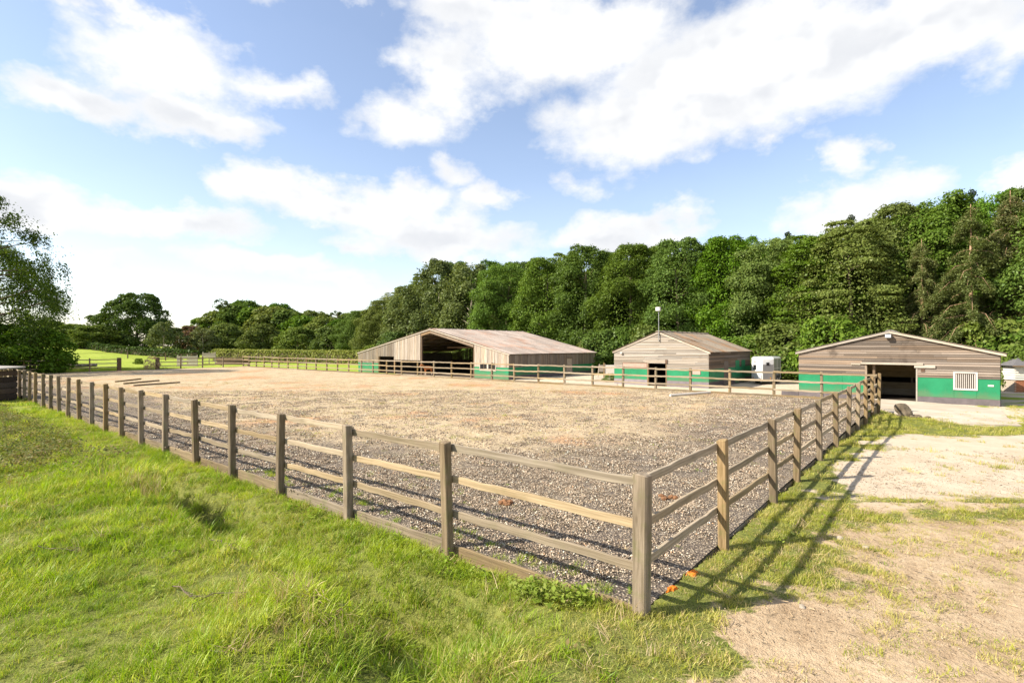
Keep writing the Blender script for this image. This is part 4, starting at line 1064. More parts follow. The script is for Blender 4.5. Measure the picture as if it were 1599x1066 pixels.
def panel_at(px0, px1, Zd, zt, name, label, holes=False, zb=0.0, mt=None):
    xa, xb = (px0 - 800) / 816 * Zd, (px1 - 800) / 816 * Zd; z = gz1((xa + xb) / 2, Zd)
    t = tag(empty(name, (xa, Zd, z)), label, 'jump panel'); Wd = xb - xa; n = 5; h = (zt - zb) / n
    for k in range(n):
        if holes and k in (1, 3):
            MB().box(0.0, Wd * 0.28, 0, 0.04, zb + k * h + 0.004, zb + (k + 1) * h - 0.004).build('plank', mt or M_WHITE, t); MB().box(Wd * 0.56, Wd, 0, 0.04, zb + k * h + 0.004, zb + (k + 1) * h - 0.004).build('plank', mt or M_WHITE, t)
        else: MB().box(0.0, Wd, 0, 0.04, zb + k * h + 0.004, zb + (k + 1) * h - 0.004).build('plank', mt or M_WHITE, t)
    for x in (0.08, Wd * 0.5, Wd - 0.08): MB().box(x - 0.05, x + 0.05, 0.042, 0.12, 0.0, zt + 0.15).build('upright', mt or M_WHITE, t)
    MB().box(-0.02, Wd + 0.02, 0.02, 0.16, 0.0, 0.06).build('foot', M_SLEEPER, t)
    return t
panel_at(276.5, 309, 66.5, 1.30, 'jump_panel', 'cream boarded jump panel with gaps behind the end fence rails', True, mt=M_LINTEL)
panel_at(316, 337, 72.0, 1.55, 'jump_panel', 'narrow pale plank panel right of the cream jump panel', False, 0.95, mt=M_BARGE)
gx, gy = (338 - 800) / 816 * 70, 70.0
lg = tag(empty('log_jump', (gx, gy, gz1(gx, gy)), R(-16)), 'long low dark brown log jump beyond the far left corner', 'jump')
for k in range(3): MB().tube([(0, 0.25 * (k % 2), 0.2 + 0.24 * k), (2.7, 0.25 * (k % 2), 0.21 + 0.24 * k), (5.3, 0.25 * (k % 2), 0.2 + 0.24 * k)], [0.17, 0.16, 0.15], 10).build('log', M_POLE_BROWN, lg)
for x in (0.4, 4.8): MB().box(x, x + 0.12, 0.32, 0.46, -0.2, 0.85).build('stake', M_SLEEPER, lg)
gx, gy = (72 - 800) / 816 * 58, 58.0
bl = tag(empty('fallen_log', (gx, gy, gz1(gx, gy)), R(6)), 'long grey log lying on the grass behind the shaded end fence', 'log')
MB().tube([(0, 0, 0.38), (1.5, 0.05, 0.42), (3.4, 0, 0.40), (5.2, 0.05, 0.43)], [0.24, 0.22, 0.2, 0.16], 12).build('trunk', M_BARK_G, bl)
for x in (0.5, 4.3): MB().tube([(x, -0.3, 0.1), (x, 0.4, 0.1)], 0.10, 8).build('bearer', M_BARK, bl)
# field fence posts with a top wire rail
ffd = [(60, 62.0), (110, 78.0), (200, 92.0), (259, 96.0), (300, 98.0)]
pts = [((px - 800) / 816 * Zd, Zd) for px, Zd in ffd]
fe2 = tag(empty('field_fence', (pts[1][0], pts[1][1], gz1(*pts[1]))), 'sparse dark post and wire fence crossing the bright field at left', 'fence')
for k, (x, y) in enumerate(pts):
    MB().box(-0.07, 0.07, -0.07, 0.07, -0.3, 1.35).build('post', M_SLEEPER, fe2, loc=(x - pts[1][0], y - pts[1][1], gz1(x, y) - gz1(*pts[1])))
for k in range(len(pts) - 1):
    a = Vector((pts[k][0] - pts[1][0], pts[k][1] - pts[1][1], gz1(*pts[k]) - gz1(*pts[1]) + 1.25)); b = Vector((pts[k+1][0] - pts[1][0], pts[k+1][1] - pts[1][1], gz1(*pts[k+1]) - gz1(*pts[1]) + 1.25))
    MB().tube([a, (a + b) / 2 - Vector((0, 0, 0.05)), b], 0.022 if k else 0.04, 6).build('wire', M_IRON, fe2)
# white gate between barn and middle stable
gx, gy = (945 - 800) / 816 * 49, 49.0
t = tag(empty('yard_gate', (gx, gy, -0.5), R(-8)), 'white boarded gate with four square holes left of the middle stable', 'gate')
MB().box(0, 1.7, 0, 0.05, 0.08, 0.34).build('plank', M_WHITE, t); MB().box(0, 1.7, 0.003, 0.05, 0.345, 0.62).build('plank', M_WHITE, t); MB().box(0, 1.7, 0, 0.05, 0.625, 0.90).build('plank', M_WHITE, t); MB().box(0, 1.7, 0, 0.05, 1.06, 1.22).build('plank', M_WHITE, t)
for k in range(6): MB().box(0.0 + k * 0.235, 0.10 + k * 0.235, 0, 0.05, 0.902, 1.058).build('mullion', M_WHITE, t)
MB().box(-0.03, 1.7, 0.06, 0.08, 0.88, 1.08).build('backing', M_SLEEPER, t)
MB().box(-0.14, -0.02, -0.04, 0.08, -0.2, 1.42).build('post', M_POST, t)
t = tag(empty('trestle', ((936 - 800) / 816 * 49.5, 49.5, -0.5)), 'splayed pale timber trestle between the barn corner and the white gate', 'trestle')
MB().box(0.0, 0.62, -0.03, 0.03, 0.55, 1.2).build('panel', M_BARGE, t); 
for x, k in ((0.0, -0.14), (0.55, 0.10)): MB().tube([(x + k, 0, -0.05), (x + 0.04, 0, 1.28)], 0.045, 6).build('leg', M_BARGE, t)
# stump on the mound, stones, manure, orange marks
def lump(r, seed, squash=0.7, sub=2, amp=0.3):
    bm = bmesh.new(); bmesh.ops.create_icosphere(bm, subdivisions=sub, radius=r); q = random.Random(seed)
    ph = [(q.uniform(-3, 3) / r, q.uniform(-3, 3) / r, q.uniform(-3, 3) / r, q.uniform(0, 6)) for _ in range(7)]
    for v in bm.verts:
        k = sum(math.sin(v.co.x * a + v.co.y * b + v.co.z * c + d) for a, b, c, d in ph) / 7
        v.co *= 1 + amp * k + q.uniform(-0.05, 0.05); v.co.z *= squash
    me = bpy.data.meshes.new('lump'); bm.to_mesh(me); bm.free(); return me
sx, sy = (1412 - 800) / 816 * 21.0, 21.0; sz = gz1(sx, sy)
st = tag(empty('tree_stump', (sx, sy, sz)), 'gnarled grey-brown tree stump on the grassy mound by the fence end', 'stump')
me = lump(0.30, 5, 0.95, 3, 0.8); me.materials.append(M_BARK); link('bole', me, None, st, (0, 0, 0.22))
for k, (dx, dy, s) in enumerate(((-0.36, -0.1, 0.5), (0.34, -0.22, 0.55), (0.05, -0.38, 0.4), (0.55, -0.5, 0.35))):
    me = lump(0.30, 8 + k, 0.6, 2, 0.5); me.materials.append(M_BARK); link('root', me, None, st, (dx, dy, 0.08), (0, 0, k), (s, s, s))
for k, (px, py, r_, lab) in enumerate(((1253, 945, 0.035, 'small white stone on the bare earth right of the corner post'), (1312, 834, 0.05, 'largest pale stone on the grassy edge of the track'), (1352, 848, 0.04, 'pale stone on the track edge, right of the largest one'))):
    Zd = 816 * 2.6 / (py - 540); x = (px - 800) / 816 * Zd
    me = lump(r_, 30 + k, 0.6, 2, 0.4); me.materials.append(M_STONE); o = link('stone', me, None, None, (x, Zd, gz1(x, Zd) + r_ * 0.12)); tag(o, lab, 'stone', 'pale stones on the track')
for k, (px, py, r_, lab) in enumerate(((795, 786, 0.14, 'reddish dry manure heap on the shingle behind the middle rail'), (1046, 778, 0.13, 'brown dry manure heap on the shingle behind the right-hand rails'))):
    Zd = 816 * 2.6 / (py - 540); x = (px - 800) / 816 * Zd
    h = tag(empty('manure_heap', (x, Zd, az_at(x, Zd))), lab, 'manure', 'dry manure heaps')
    for j in range(7):
        me = lump(0.055, 60 + j + 10 * k, 0.75, 1, 0.3); me.materials.append(M_DUNG); link('clod', me, None, h, (random.uniform(-r_, r_), random.uniform(-r_, r_) * .7, 0.02 + 0.03 * random.random()), (0, 0, j))
def mark(px, py, L, ang, lab):
    Zd = 816 * 2.6 / (py - 540); x = (px - 800) / 816 * Zd; z = gz1(x, Zd); q = random.Random(px); mb = MB(); n = 20; rings = (0.35, 0.7, 1.0)
    ca, sa = math.cos(R(ang)), math.sin(R(ang)); rad = [q.uniform(0.6, 1.15) for _ in range(n)]
    def P(u, w, h): X, Y = u * ca - w * sa, u * sa + w * ca; return (X, Y, gz1(x + X, Zd + Y) - z + h)
    mb.v.append(P(0, 0, 0.022))
    for k, t in enumerate(rings):
        for i in range(n):
            a_ = 2 * math.pi * i / n; r_ = t * (1 + (rad[i] - 1) * t); mb.v.append(P(L * r_ * math.cos(a_), L * 0.5 * r_ * math.sin(a_), 0.022 + q.uniform(-0.006, 0.006) - 0.03 * (k == 2)))
    for i in range(n):
        j = (i + 1) % n; mb.f.append((0, 1 + i, 1 + j))
        for k in range(2): mb.f.append((1 + k*n + i, 1 + (k+1)*n + i, 1 + (k+1)*n + j, 1 + k*n + j))
    o = mb.build('marker_powder', M_ORANGE, None, loc=(x, Zd, z)); tag(o, lab, 'marker powder', 'orange powder marks')
mark(1082, 892, 0.13, 50, 'larger bright orange powder mark on the ground right of the corner post')
mark(1050, 918, 0.09, 35, 'smaller bright orange powder mark nearest the corner post')

# ------------------------------------------------------------------ chestnut pony at the barn mouth
def pony():
    me = bpy.data.meshes.new('body')
    V = []; E = []; RD_ = []
    def add(p, r, par=None):
        V.append(p); RD_.append(r); i = len(V) - 1
        if par is not None: E.append((par, i))
        return i
    # x forward
    hip = add((-0.42, 0, 0.86), (0.19, 0.21)); loin = add((-0.12, 0, 0.85), (0.19, 0.215), hip); chest = add((0.26, 0, 0.84), (0.185, 0.23), loin); sh = add((0.44, 0, 0.88), (0.13, 0.20), chest)
    n1 = add((0.60, 0, 1.02), (0.085, 0.14), sh); n2 = add((0.76, 0, 1.12), (0.07, 0.11), n1); poll = add((0.88, 0, 1.18), (0.07, 0.085), n2)
    fc = add((0.99, 0, 1.08), (0.058, 0.07), poll); mz = add((1.10, 0, 0.94), (0.045, 0.05), fc)
    ru = add((-0.56, 0, 0.88), (0.12, 0.15), hip)
    for s in (-1, 1):
        a = add((0.33, s * 0.12, 0.66), (0.075, 0.09), chest); b = add((0.35, s * 0.12, 0.42), (0.045, 0.05), a); c = add((0.34, s * 0.12, 0.34), (0.04, 0.04), b); d = add((0.34, s * 0.12, 0.10), (0.028, 0.03), c); add((0.37, s * 0.12, 0.02), (0.042, 0.042), d)
        a = add((-0.44, s * 0.13, 0.66), (0.09, 0.12), hip); b = add((-0.36, s * 0.13, 0.54), (0.06, 0.075), a); c = add((-0.53, s * 0.13, 0.36), (0.042, 0.048), b); d = add((-0.50, s * 0.13, 0.10), (0.028, 0.03), c); add((-0.46, s * 0.13, 0.02), (0.042, 0.042), d)
        add((0.86, s * 0.05, 1.30), (0.02, 0.025), poll)
    me.from_pydata(V, E, [])
    coat, T = mat('chestnut_coat', 0.6, 0.3)
    o_ = T.n('ShaderNodeTexCoord').outputs['Object']; z = T.n('ShaderNodeSeparateXYZ', {0: o_}).outputs[2]; n = T.noise(o_, 6, 4, 0.6)
    c = T.mix(n, (0.27, 0.085, 0.022), (0.42, 0.15, 0.045)); c = T.mix(T.rng(z, 0.30, 0.20), c, (0.60, 0.50, 0.42)); T.put(T.bs.inputs['Base Color'], c)
    me.materials.append(coat)
    bx, by = (669 - 800) / 816 * 53.6, 53.6
    t = tag(empty('pony', (bx, by, -0.46), R(212)), 'chestnut pony with pale socks standing in the mouth of the open barn', 'pony')
    t.scale = (0.86, 0.86, 0.86)
    b = link('body', me, None, t)
    sk = b.modifiers.new('skin', 'SKIN'); sk.use_smooth_shade = True
    for i, r_ in enumerate(RD_): me.skin_vertices[0].data[i].radius = r_
    me.skin_vertices[0].data[0].use_root = True
    ss = b.modifiers.new('sub', 'SUBSURF'); ss.levels = 2; ss.render_levels = 2
    mane = plain('pony_hair', (0.45, 0.22, 0.08), 0.8)
    MB().tube([(-0.62, 0, 0.98), (-0.72, 0, 0.86), (-0.74, 0, 0.6), (-0.70, 0, 0.34)], [0.03, 0.06, 0.065, 0.02], 8).build('tail', mane, t, smooth=True)
    MB().tube([(0.90, 0, 1.29), (0.74, 0.02, 1.24), (0.58, 0.03, 1.14), (0.44, 0.02, 1.06)], [0.025, 0.05, 0.055, 0.02], 8).build('mane', mane, t, smooth=True)
pony()

# ------------------------------------------------------------------ trees
def leaf_quads(P, Nrm, size, rs, aspect=0.62, fold=0.0):
    """one rhombic leaf spray at each P, facing Nrm"""
    n = len(P)
    size = size * np.where(rs.random(n) < 0.25, 1.35, 0.9)
    up = rs.normal(size=(n, 3)); u = np.cross(Nrm, up); u /= np.linalg.norm(u, axis=1, keepdims=True) + 1e-9
    w = np.cross(Nrm, u); s = (size * rs.uniform(0.6, 1.35, n))[:, None]
    v = np.stack([P - u * s, P - w * s * aspect + Nrm * s * 0.12, P + u * s, P + w * s * aspect + Nrm * s * 0.12], 1).reshape(-1, 3)
    f = np.arange(4 * n, dtype=np.int32).reshape(-1, 4)
    return v, f
def norm(a): return a / (np.linalg.norm(a, axis=1, keepdims=True) + 1e-9)
def crown_mesh(name, seed, H, Rad, base, n_clump, n_leaf, leaf, mt, top_pow=0.75, squash=0.72, droop=0.0, layered=False, cr=(0.16, 0.30), stray=0.10, fill=0.22):
    """broadleaf crown: lobes over an uneven ellipsoid, each a shell of leaf sprays; returns mesh and lobe centres"""
    rs = np.random.default_rng(seed)
    C = []; Rr = []
    zc = base + (H - base) * 0.45
    lob = rs.uniform(0, 6.28, 4)
    tries = 0
    while len(C) < n_clump and tries < 6000:
        tries += 1
        th = rs.uniform(0, 2 * np.pi); t = rs.uniform(0, 1) ** 0.85
        z = base + (H - base) * t
        prof = (np.sin(np.pi * (0.10 + 0.86 * t) ** top_pow)) ** 0.6
        out = 1 + 0.16 * np.sin(3 * th + lob[0] + 2 * t) + 0.12 * np.sin(5 * th + lob[1] - 4 * t)
        k = rs.uniform(0.55, 1.0) ** 0.6
        r = Rad * prof * out * k * 0.86
        c = np.array([r * np.cos(th), r * np.sin(th), z])
        rc = Rad * rs.uniform(*cr) * (0.75 + 0.4 * prof)
        if z + rc * squash > H + 0.3: c[2] = H - rc * squash * 0.9
        C.append(c); Rr.append(rc)
    C = np.array(C); Rr = np.array(Rr)
    wts = Rr ** 2; cnt = rs.multinomial(n_leaf, wts / wts.sum())
    idx = np.repeat(np.arange(len(C)), cnt); n = len(idx)
    d = norm(rs.normal(size=(n, 3)))
    outw = C[idx] - np.array([0, 0, zc]); outw = norm(outw)
    d = norm(d + outw * 0.55 + np.array([0, 0, 0.35]))
    rad = Rr[idx] * (0.62 + 0.42 * rs.random(n) ** 0.6)
    # a share of the leaves closes the gaps between the lobes
    st = rs.random(n) < stray; rad = np.where(st, rad * rs.uniform(1.05, 1.35, n), rad)
    P = C[idx] + d * rad[:, None] * np.array([1, 1, squash])
    P += norm(rs.normal(size=(n, 3))) * (Rr[idx] * 0.10)[:, None]
    if droop: P[:, 2] -= droop * (np.hypot(P[:, 0], P[:, 1]) / Rad) ** 1.5 * rs.random(n) ** 2
    if layered: P[:, 2] = P[:, 2] * 0.75 + 0.25 * (np.round(P[:, 2] / 1.1) * 1.1 + 0.25 * np.sin(P[:, 0]) + 0.2 * np.sin(1.3 * P[:, 1]))
    nf = int(n * fill)
    if nf:
        th = rs.uniform(0, 2 * np.pi, nf); t = rs.uniform(0.02, 0.97, nf) ** 0.9; prof = np.sin(np.pi * (0.10 + 0.86 * t) ** top_pow) ** 0.6
        env = Rad * prof * (1 + 0.16 * np.sin(3 * th + lob[0] + 2 * t) + 0.12 * np.sin(5 * th + lob[1] - 4 * t)) * (0.62 + 0.34 * fbm(th * 2.2, t * 7, 1.0, 3, seed) + 0.10 * rs.random(nf))
        P[:nf] = np.stack([env * np.cos(th), env * np.sin(th), base + (H - base) * t], 1) + rs.normal(size=(nf, 3)) * 0.18
        d[:nf] = norm(np.stack([np.cos(th), np.sin(th), 0.3 + t], 1))
    Nn = norm(d * 0.75 + rs.normal(size=(n, 3)) * 0.55 + np.array([0, 0, 0.30]))
    v, f = leaf_quads(P, Nn, leaf, rs)
    me = mesh_np(name, v, f); me.materials.append(mt)
    return me, C
def trunk_mesh(seed, H, base, r0, C, mt, n_limb=14, sides=7, lean=0.05, top=0.8):
    r = random.Random(seed); mb = MB(); pts = []; n = 6
    lx, ly = r.uniform(-lean, lean) * H, r.uniform(-lean, lean) * H
    for i in range(n):
        t = i / (n - 1); pts.append((lx * t * t + r.uniform(-.1, .1) * t, ly * t * t + r.uniform(-.1, .1) * t, -0.5 + (H * top + 0.5) * t))
    mb.tube(pts, [r0 * (1.45 if i == 0 else 1.0) * (1 - 0.85 * i / (n - 1)) for i in range(n)], sides)
    order = list(range(len(C))); r.shuffle(order)
    for k in order[:n_limb]:
        c = Vector(C[k]); zt = min(max(c.z - 0.30 * math.hypot(c.x, c.y) - 0.3, base * 0.6), H * 0.7); t = (zt + 0.5) / (H * top + 0.5); i = min(n - 2, int(t * (n - 1))); q = t * (n - 1) - i
        s = Vector(pts[i]).lerp(Vector(pts[i + 1]), q); m = s.lerp(c, 0.5) + Vector((0, 0, 0.12 * (c - s).length * r.uniform(-0.3, 1)))
        rr_ = r0 * (1 - 0.8 * t) * 0.5
        mb.tube([s, m, c], [rr_, rr_ * 0.6, rr_ * 0.18], 5, False)
    me = mb.mesh('trunk', True); me.materials.append(mt); return me
class Kind: pass
def make_kind(seed, H, Rad, base, ncl, nlf, leaf, mt, bk, r0=0.30, n_limb=14, top=0.8, lean=0.05, **kw):
    k = Kind(); k.H = H; k.Rad = Rad
    k.crown, C = crown_mesh('crown', seed, H, Rad, base, ncl, nlf, leaf, mt, **kw)
    k.trunk = trunk_mesh(seed, H, base, r0, C, bk, n_limb, top=top, lean=lean)
    return k
def plant_tree(k, x, y, h, rad, label, grp, name='tree', rz=None, cat='tree', z=None):
    z = gz1(x, y) if z is None else z
    t = tag(empty(name, (x, y, z - 0.05), random.uniform(0, 6.28) if rz is None else rz), label, cat, grp)
    t.scale = (rad / k.Rad, rad / k.Rad, h / k.H)
    link('trunk', k.trunk, None, t); link('crown', k.crown, None, t)
    return t
K_OAK = [make_kind(101 + i, 14.0, 5.2, 1.0, 120, 60000, 0.098, M_LEAF[i % 3], M_BARK, cr=(0.10, 0.23), stray=0.2) for i in range(5)]
K_LAY = [make_kind(131 + i, 14.0, 5.0, 0.8, 110, 54000, 0.098, M_LEAF[2], M_BARK, layered=True, squash=0.6, cr=(0.10, 0.22), stray=0.2) for i in range(2)]
K_GREY = [make_kind(141 + i, 14.0, 4.6, 1.6, 70, 22000, 0.135, M_LEAF_GREY, M_BARK_G, droop=1.2, squash=0.9, cr=(0.13, 0.24)) for i in range(2)]
K_FAR = [make_kind(151 + i, 12.0, 5.4, 0.2, 60, 14000, 0.24, [M_LEAF[0], M_LEAF[2], M_LEAF_DARK][i], M_BARK, n_limb=8) for i in range(3)]
K_FARG = make_kind(158, 10.0, 4.6, 0.6, 40, 7000, 0.22, M_LEAF_GREY, M_BARK_G, n_limb=8)
K_COPPER = make_kind(159, 10.0, 4.0, 0.6, 34, 6000, 0.22, M_COPPER, M_BARK, n_limb=8)
K_BUSH = [make_kind(161 + i, 4.0, 2.6, 0.15, 34, 9000, 0.115, M_LEAF[i % 3], M_BARK, r0=0.08, n_limb=8, cr=(0.2, 0.34)) for i in range(3)]
K_PALE = make_kind(168, 1.35, 0.75, 0.05, 24, 1600, 0.05, M_STRAW, M_BARK_G, r0=0.02, n_limb=8, cr=(0.2, 0.34))
K_BIG = make_kind(171, 16.0, 8.6, 1.4, 150, 52000, 0.095, M_LEAF_BIG, M_BARK, r0=0.5, n_limb=46, droop=1.4, squash=0.8, cr=(0.07, 0.14), stray=0.35, fill=0.12)
K_BIGOAK = make_kind(172, 15.5, 8.2, 0.6, 110, 30000, 0.24, M_LEAF_DARK, M_BARK, r0=0.5, n_limb=24, cr=(0.13, 0.24))

def conifer(seed, H, Rad, mt, bk, n_whorl=26, n_spray=14000, leaf=0.14, base=0.15, droop=0.35, r0=0.2, gaps=0.0):
    rs = np.random.default_rng(seed); mb = MB(); mb.tube([(0, 0, -0.4), (0.05, 0, H * 0.5), (0, 0.03, H)], [r0, r0 * 0.6, 0.02], 7)
    ends = []
    for i in range(n_whorl):
        t = base + (1 - base) * (i / n_whorl); R_ = Rad * (1 - t) ** 0.75 + 0.15
        for k in range(5):
            if rs.random() < gaps: continue
            a = rs.uniform(0, 6.28); L = R_ * rs.uniform(0.65, 1.1); z = H * t + rs.uniform(-.2, .2)
            ends.append((a, L, z))
            mb.tube([(0, 0, z), (math.cos(a) * L * .6, math.sin(a) * L * .6, z - droop * L * .25), (math.cos(a) * L, math.sin(a) * L, z - droop * L)], [0.045 * (1 - t) + .01, .02, .006], 4, False)
    ends = np.array(ends); w = ends[:, 1] + 0.1; idx = rs.choice(len(ends), n_spray, p=w / w.sum()); q = rs.random(n_spray) ** 0.6
    a, L, z = ends[idx].T
    P = np.stack([np.cos(a) * L * q, np.sin(a) * L * q, z - droop * L * q ** 1.5], 1) + rs.normal(size=(n_spray, 3)) * np.array([0.16, 0.16, 0.08]) - np.array([0, 0, 1]) * (rs.random(n_spray) ** 2 * droop * 0.8)[:, None]
    Nn = norm(rs.normal(size=(n_spray, 3)) * 0.5 + np.array([0, 0, 0.8]))
    v, f = leaf_quads(P, Nn, leaf, rs, 0.4)
    k = Kind(); k.H = H; k.Rad = Rad; k.crown = mesh_np('crown', v, f); k.crown.materials.append(mt)
    k.trunk = mb.mesh('trunk', True); k.trunk.materials.append(bk); return k
K_SPRUCE = conifer(201, 15.0, 3.0, M_SPRUCE, M_BARK, leaf=0.16)
K_LARCH = [conifer(211 + i, 14.0, 4.6, M_NEEDLE, M_BARK_P, 24, 80000, 0.080, 0.14, 0.55, 0.22, 0.34) for i in range(2)]

def at_px(px, Z): return (px - 800) / 816 * Z, Z
def h_for(py, Z, z=-0.5): return (540 - py) / 816 * Z + CAM_H - z
random.seed(21)
G_W = 'woodland trees behind the buildings'
front = [  # px, top y, distance, half-width m, kind, label
    (1672, 292, 38, 5.0, K_OAK[1], 'broad leafy tree past the hut at the right edge of the wood'),
    (1612, 300, 44, 4.6, K_OAK[0], 'leafy tree behind the orange-trunked conifers at the right edge'),
    (1468, 308, 47, 5.4, K_OAK[3], 'tallest bright green broadleaf above the right-hand stable roof'),
    (1402, 328, 49, 5.0, K_OAK[2], 'leafy tree directly behind the right-hand stable ridge'),
    (1330, 350, 47, 5.0, K_LAY[0], 'tree with flat layered branches above the left end of the right-hand stable'),
    (1268, 366, 51, 5.0, K_LAY[1], 'tree with flat layered branches behind the horse trailer'),
    (1205, 374, 55, 5.2, K_OAK[4], 'dense green tree above the gap between the two stables'),
    (1140, 376, 58, 5.4, K_OAK[0], 'dense green tree behind the back end of the middle stable'),
    (1062, 374, 60, 5.6, K_OAK[1], 'broad round oak behind the lamp mast'),
    (985, 390, 65, 5.8, K_OAK[2], 'broad oak left of the lamp mast'),
    (915, 392, 70, 5.8, K_OAK[3], 'dark oak behind the right end of the open barn'),
    (852, 402, 75, 5.8, K_OAK[0], 'oak rising behind the middle of the barn roof'),
    (790, 410, 80, 5.8, K_OAK[4], 'oak rising behind the barn ridge'),
    (733, 414, 85, 5.8, K_GREY[0], 'grey-green drooping tree behind the barn apex'),
    (684, 406, 91, 6.0, K_GREY[1], 'tall grey-green tree at the left shoulder of the wood'),
    (640, 444, 97, 5.8, K_GREY[0], 'grey-green tree stepping down at the left end of the wood'),
    (598, 470, 104, 5.8, K_OAK[2], 'lower green tree where the wood meets the far grove'),
    (562, 486, 112, 5.6, K_OAK[1], 'small green tree left of the barn, first of the far grove')]
for px, py, Z, rad, k, lab in front:
    x, y = at_px(px, Z); plant_tree(k, x, y, h_for(py, Z) * random.uniform(0.98, 1.03), rad, lab, G_W, 'broadleaf_tree')
for (px, py, Z, rad, k, lab) in ((1517, 318, 40, 4.6, K_LARCH[0], 'larch with leaning orange trunk and grey-green foliage above the stable eave'), (1440, 372, 43, 3.6, K_LARCH[1], 'lower shaggy larch over the right roof slope of the right-hand stable'), (1578, 296, 41, 4.8, K_LARCH[1], 'tall larch with straight orange trunk and bare pale branches near the right edge')):
    x, y = at_px(px, Z); plant_tree(k, x, y, h_for(py, Z), rad, lab, 'larches at the right of the wood', 'larch_tree')
for (px, py, Z, lab) in ((1328, 332, 60, 'dark spruce tip behind the layered tree'), (1232, 358, 66, 'small dark spruce tip above the gap between the stables'), (1516, 292, 56, 'spruce tip above the leaning larch'), (898, 388, 86, 'spruce tip over the right end of the barn'), (990, 380, 80, 'spruce tip left of the lamp mast')):
    x, y = at_px(px, Z); plant_tree(K_SPRUCE, x, y, h_for(py, Z), 2.6, lab, 'spruces in the wood', 'spruce_tree')
# trees standing deeper in the wood, only their tops show
DEEP = {}
def deep(row):
    DEEP[row] = DEEP.get(row, 0) + 1
    w_ = ('', 'first', 'second', 'third', 'fourth', 'fifth', 'sixth', 'seventh', 'eighth', 'ninth', 'tenth', 'eleventh', 'twelfth', 'thirteenth', 'fourteenth', 'fifteenth', 'sixteenth', 'seventeenth')[DEEP[row]]
    return 'half-hidden treetop in the %s row of the wood, %s from the right' % (row, w_)
for px, py, Z in ((1640, 300, 52), (1560, 300, 55), (1500, 318, 58), (1430, 330, 60), (1362, 348, 60), (1295, 366, 62), (1235, 374, 66), (1170, 376, 70), (1100, 376, 72), (1022, 388, 75), (950, 392, 78), (882, 394, 83), (820, 404, 90), (762, 408, 95), (708, 412, 100), (660, 424, 106), (618, 458, 112)):
    x, y = at_px(px + random.uniform(-6, 6), Z); plant_tree(random.choice(K_OAK + K_LAY), x, y, h_for(py + random.uniform(-3, 8), Z), 5.6, deep('second'), 'tree tops deeper in the wood', 'broadleaf_tree')
# shrubs along the foot of the wood
SHR = ((1625, 36, 'behind the hut roof'), (1590, 37.5, 'at the foot of the straight orange trunk'), (1550, 39, 'left of the straight orange trunk'), (1300, 43.5, 'over the left eave of the right-hand stable'), (1262, 45.5, 'just left of the right-hand stable'), (1225, 48, 'above the horse trailer, right side'), (1190, 50, 'directly above the horse trailer'), (1150, 53, 'over the back eave of the middle stable'), (1118, 55, 'behind the back ridge end of the middle stable'),
    (980, 60, 'over the left eave of the middle stable'), (955, 61, 'above the white yard gate'), (930, 63, 'at the back right corner of the barn'), (1010, 58, 'behind the left roof slope of the middle stable'), (880, 66, 'over the right end of the barn roof'), (845, 69, 'over the barn roof, right of its ridge end'), (800, 74, 'over the middle of the barn ridge'), (750, 79, 'over the barn ridge, right of the apex'), (700, 83, 'just right of the barn apex'), (655, 86, 'just left of the barn apex'), (618, 90, 'over the left roof slope of the barn'), (590, 95, 'over the left end of the barn roof'),
    (1690, 35, 'beyond the right edge of the hut'), (1460, 43, 'behind the right roof slope of the right-hand stable'), (1400, 44.5, 'behind the ridge of the right-hand stable'), (1345, 45, 'behind the left roof slope of the right-hand stable'))
for i, (px, Z, lab) in enumerate(SHR):
    x, y = at_px(px, Z); h = random.uniform(3.2, 5.6)
    plant_tree(K_BUSH[i % 3], x, y, h, random.uniform(2.6, 3.4), 'wood-edge shrub ' + lab, 'shrubs along the wood edge', 'shrub', cat='shrub')
for px, py, Z in ((1660, 330, 66), (1580, 335, 68), (1490, 345, 72), (1400, 360, 74), (1310, 380, 78), (1220, 388, 82), (1130, 392, 86), (1040, 402, 90), (955, 408, 95), (870, 412, 100), (790, 420, 108), (715, 428, 116), (655, 445, 120)):
    x, y = at_px(px, Z); plant_tree(random.choice(K_FAR[:2]), x, y, h_for(py, Z), 7.0, deep('third'), 'tree tops deeper in the wood', 'broadleaf_tree')
# far grove and the field trees on the left
ORD = ('first', 'second', 'third', 'fourth', 'fifth', 'sixth', 'seventh', 'eighth', 'ninth')
def gl(i): r_, k = (('middle', i) if i < 9 else ('back', i - 9) if i < 13 else ('front', i - 13)); return 'distant grove beyond the field, %s tree from the barn in its %s row' % (ORD[k], r_)
for i, (px, py, Z, rad) in enumerate(((536, 496, 128, 6.5), (508, 492, 132, 6.5), (478, 492, 136, 7), (452, 484, 140, 7), (426, 480, 142, 7), (398, 484, 146, 7), (372, 482, 148, 7), (344, 492, 150, 7), (322, 504, 150, 6), (550, 488, 150, 7), (492, 486, 156, 7), (438, 478, 160, 6), (386, 476, 164, 7), (570, 494, 138, 6), (520, 505, 118, 5), (465, 508, 122, 5), (410, 506, 126, 5), (356, 508, 130, 5), (600, 480, 130, 6))):
    x, y = at_px(px, Z); plant_tree(K_FAR[(0, 1, 0)[i % 3]], x, y, h_for(py, Z, 0), rad, gl(i), 'distant grove beyond the field', 'broadleaf_tree')
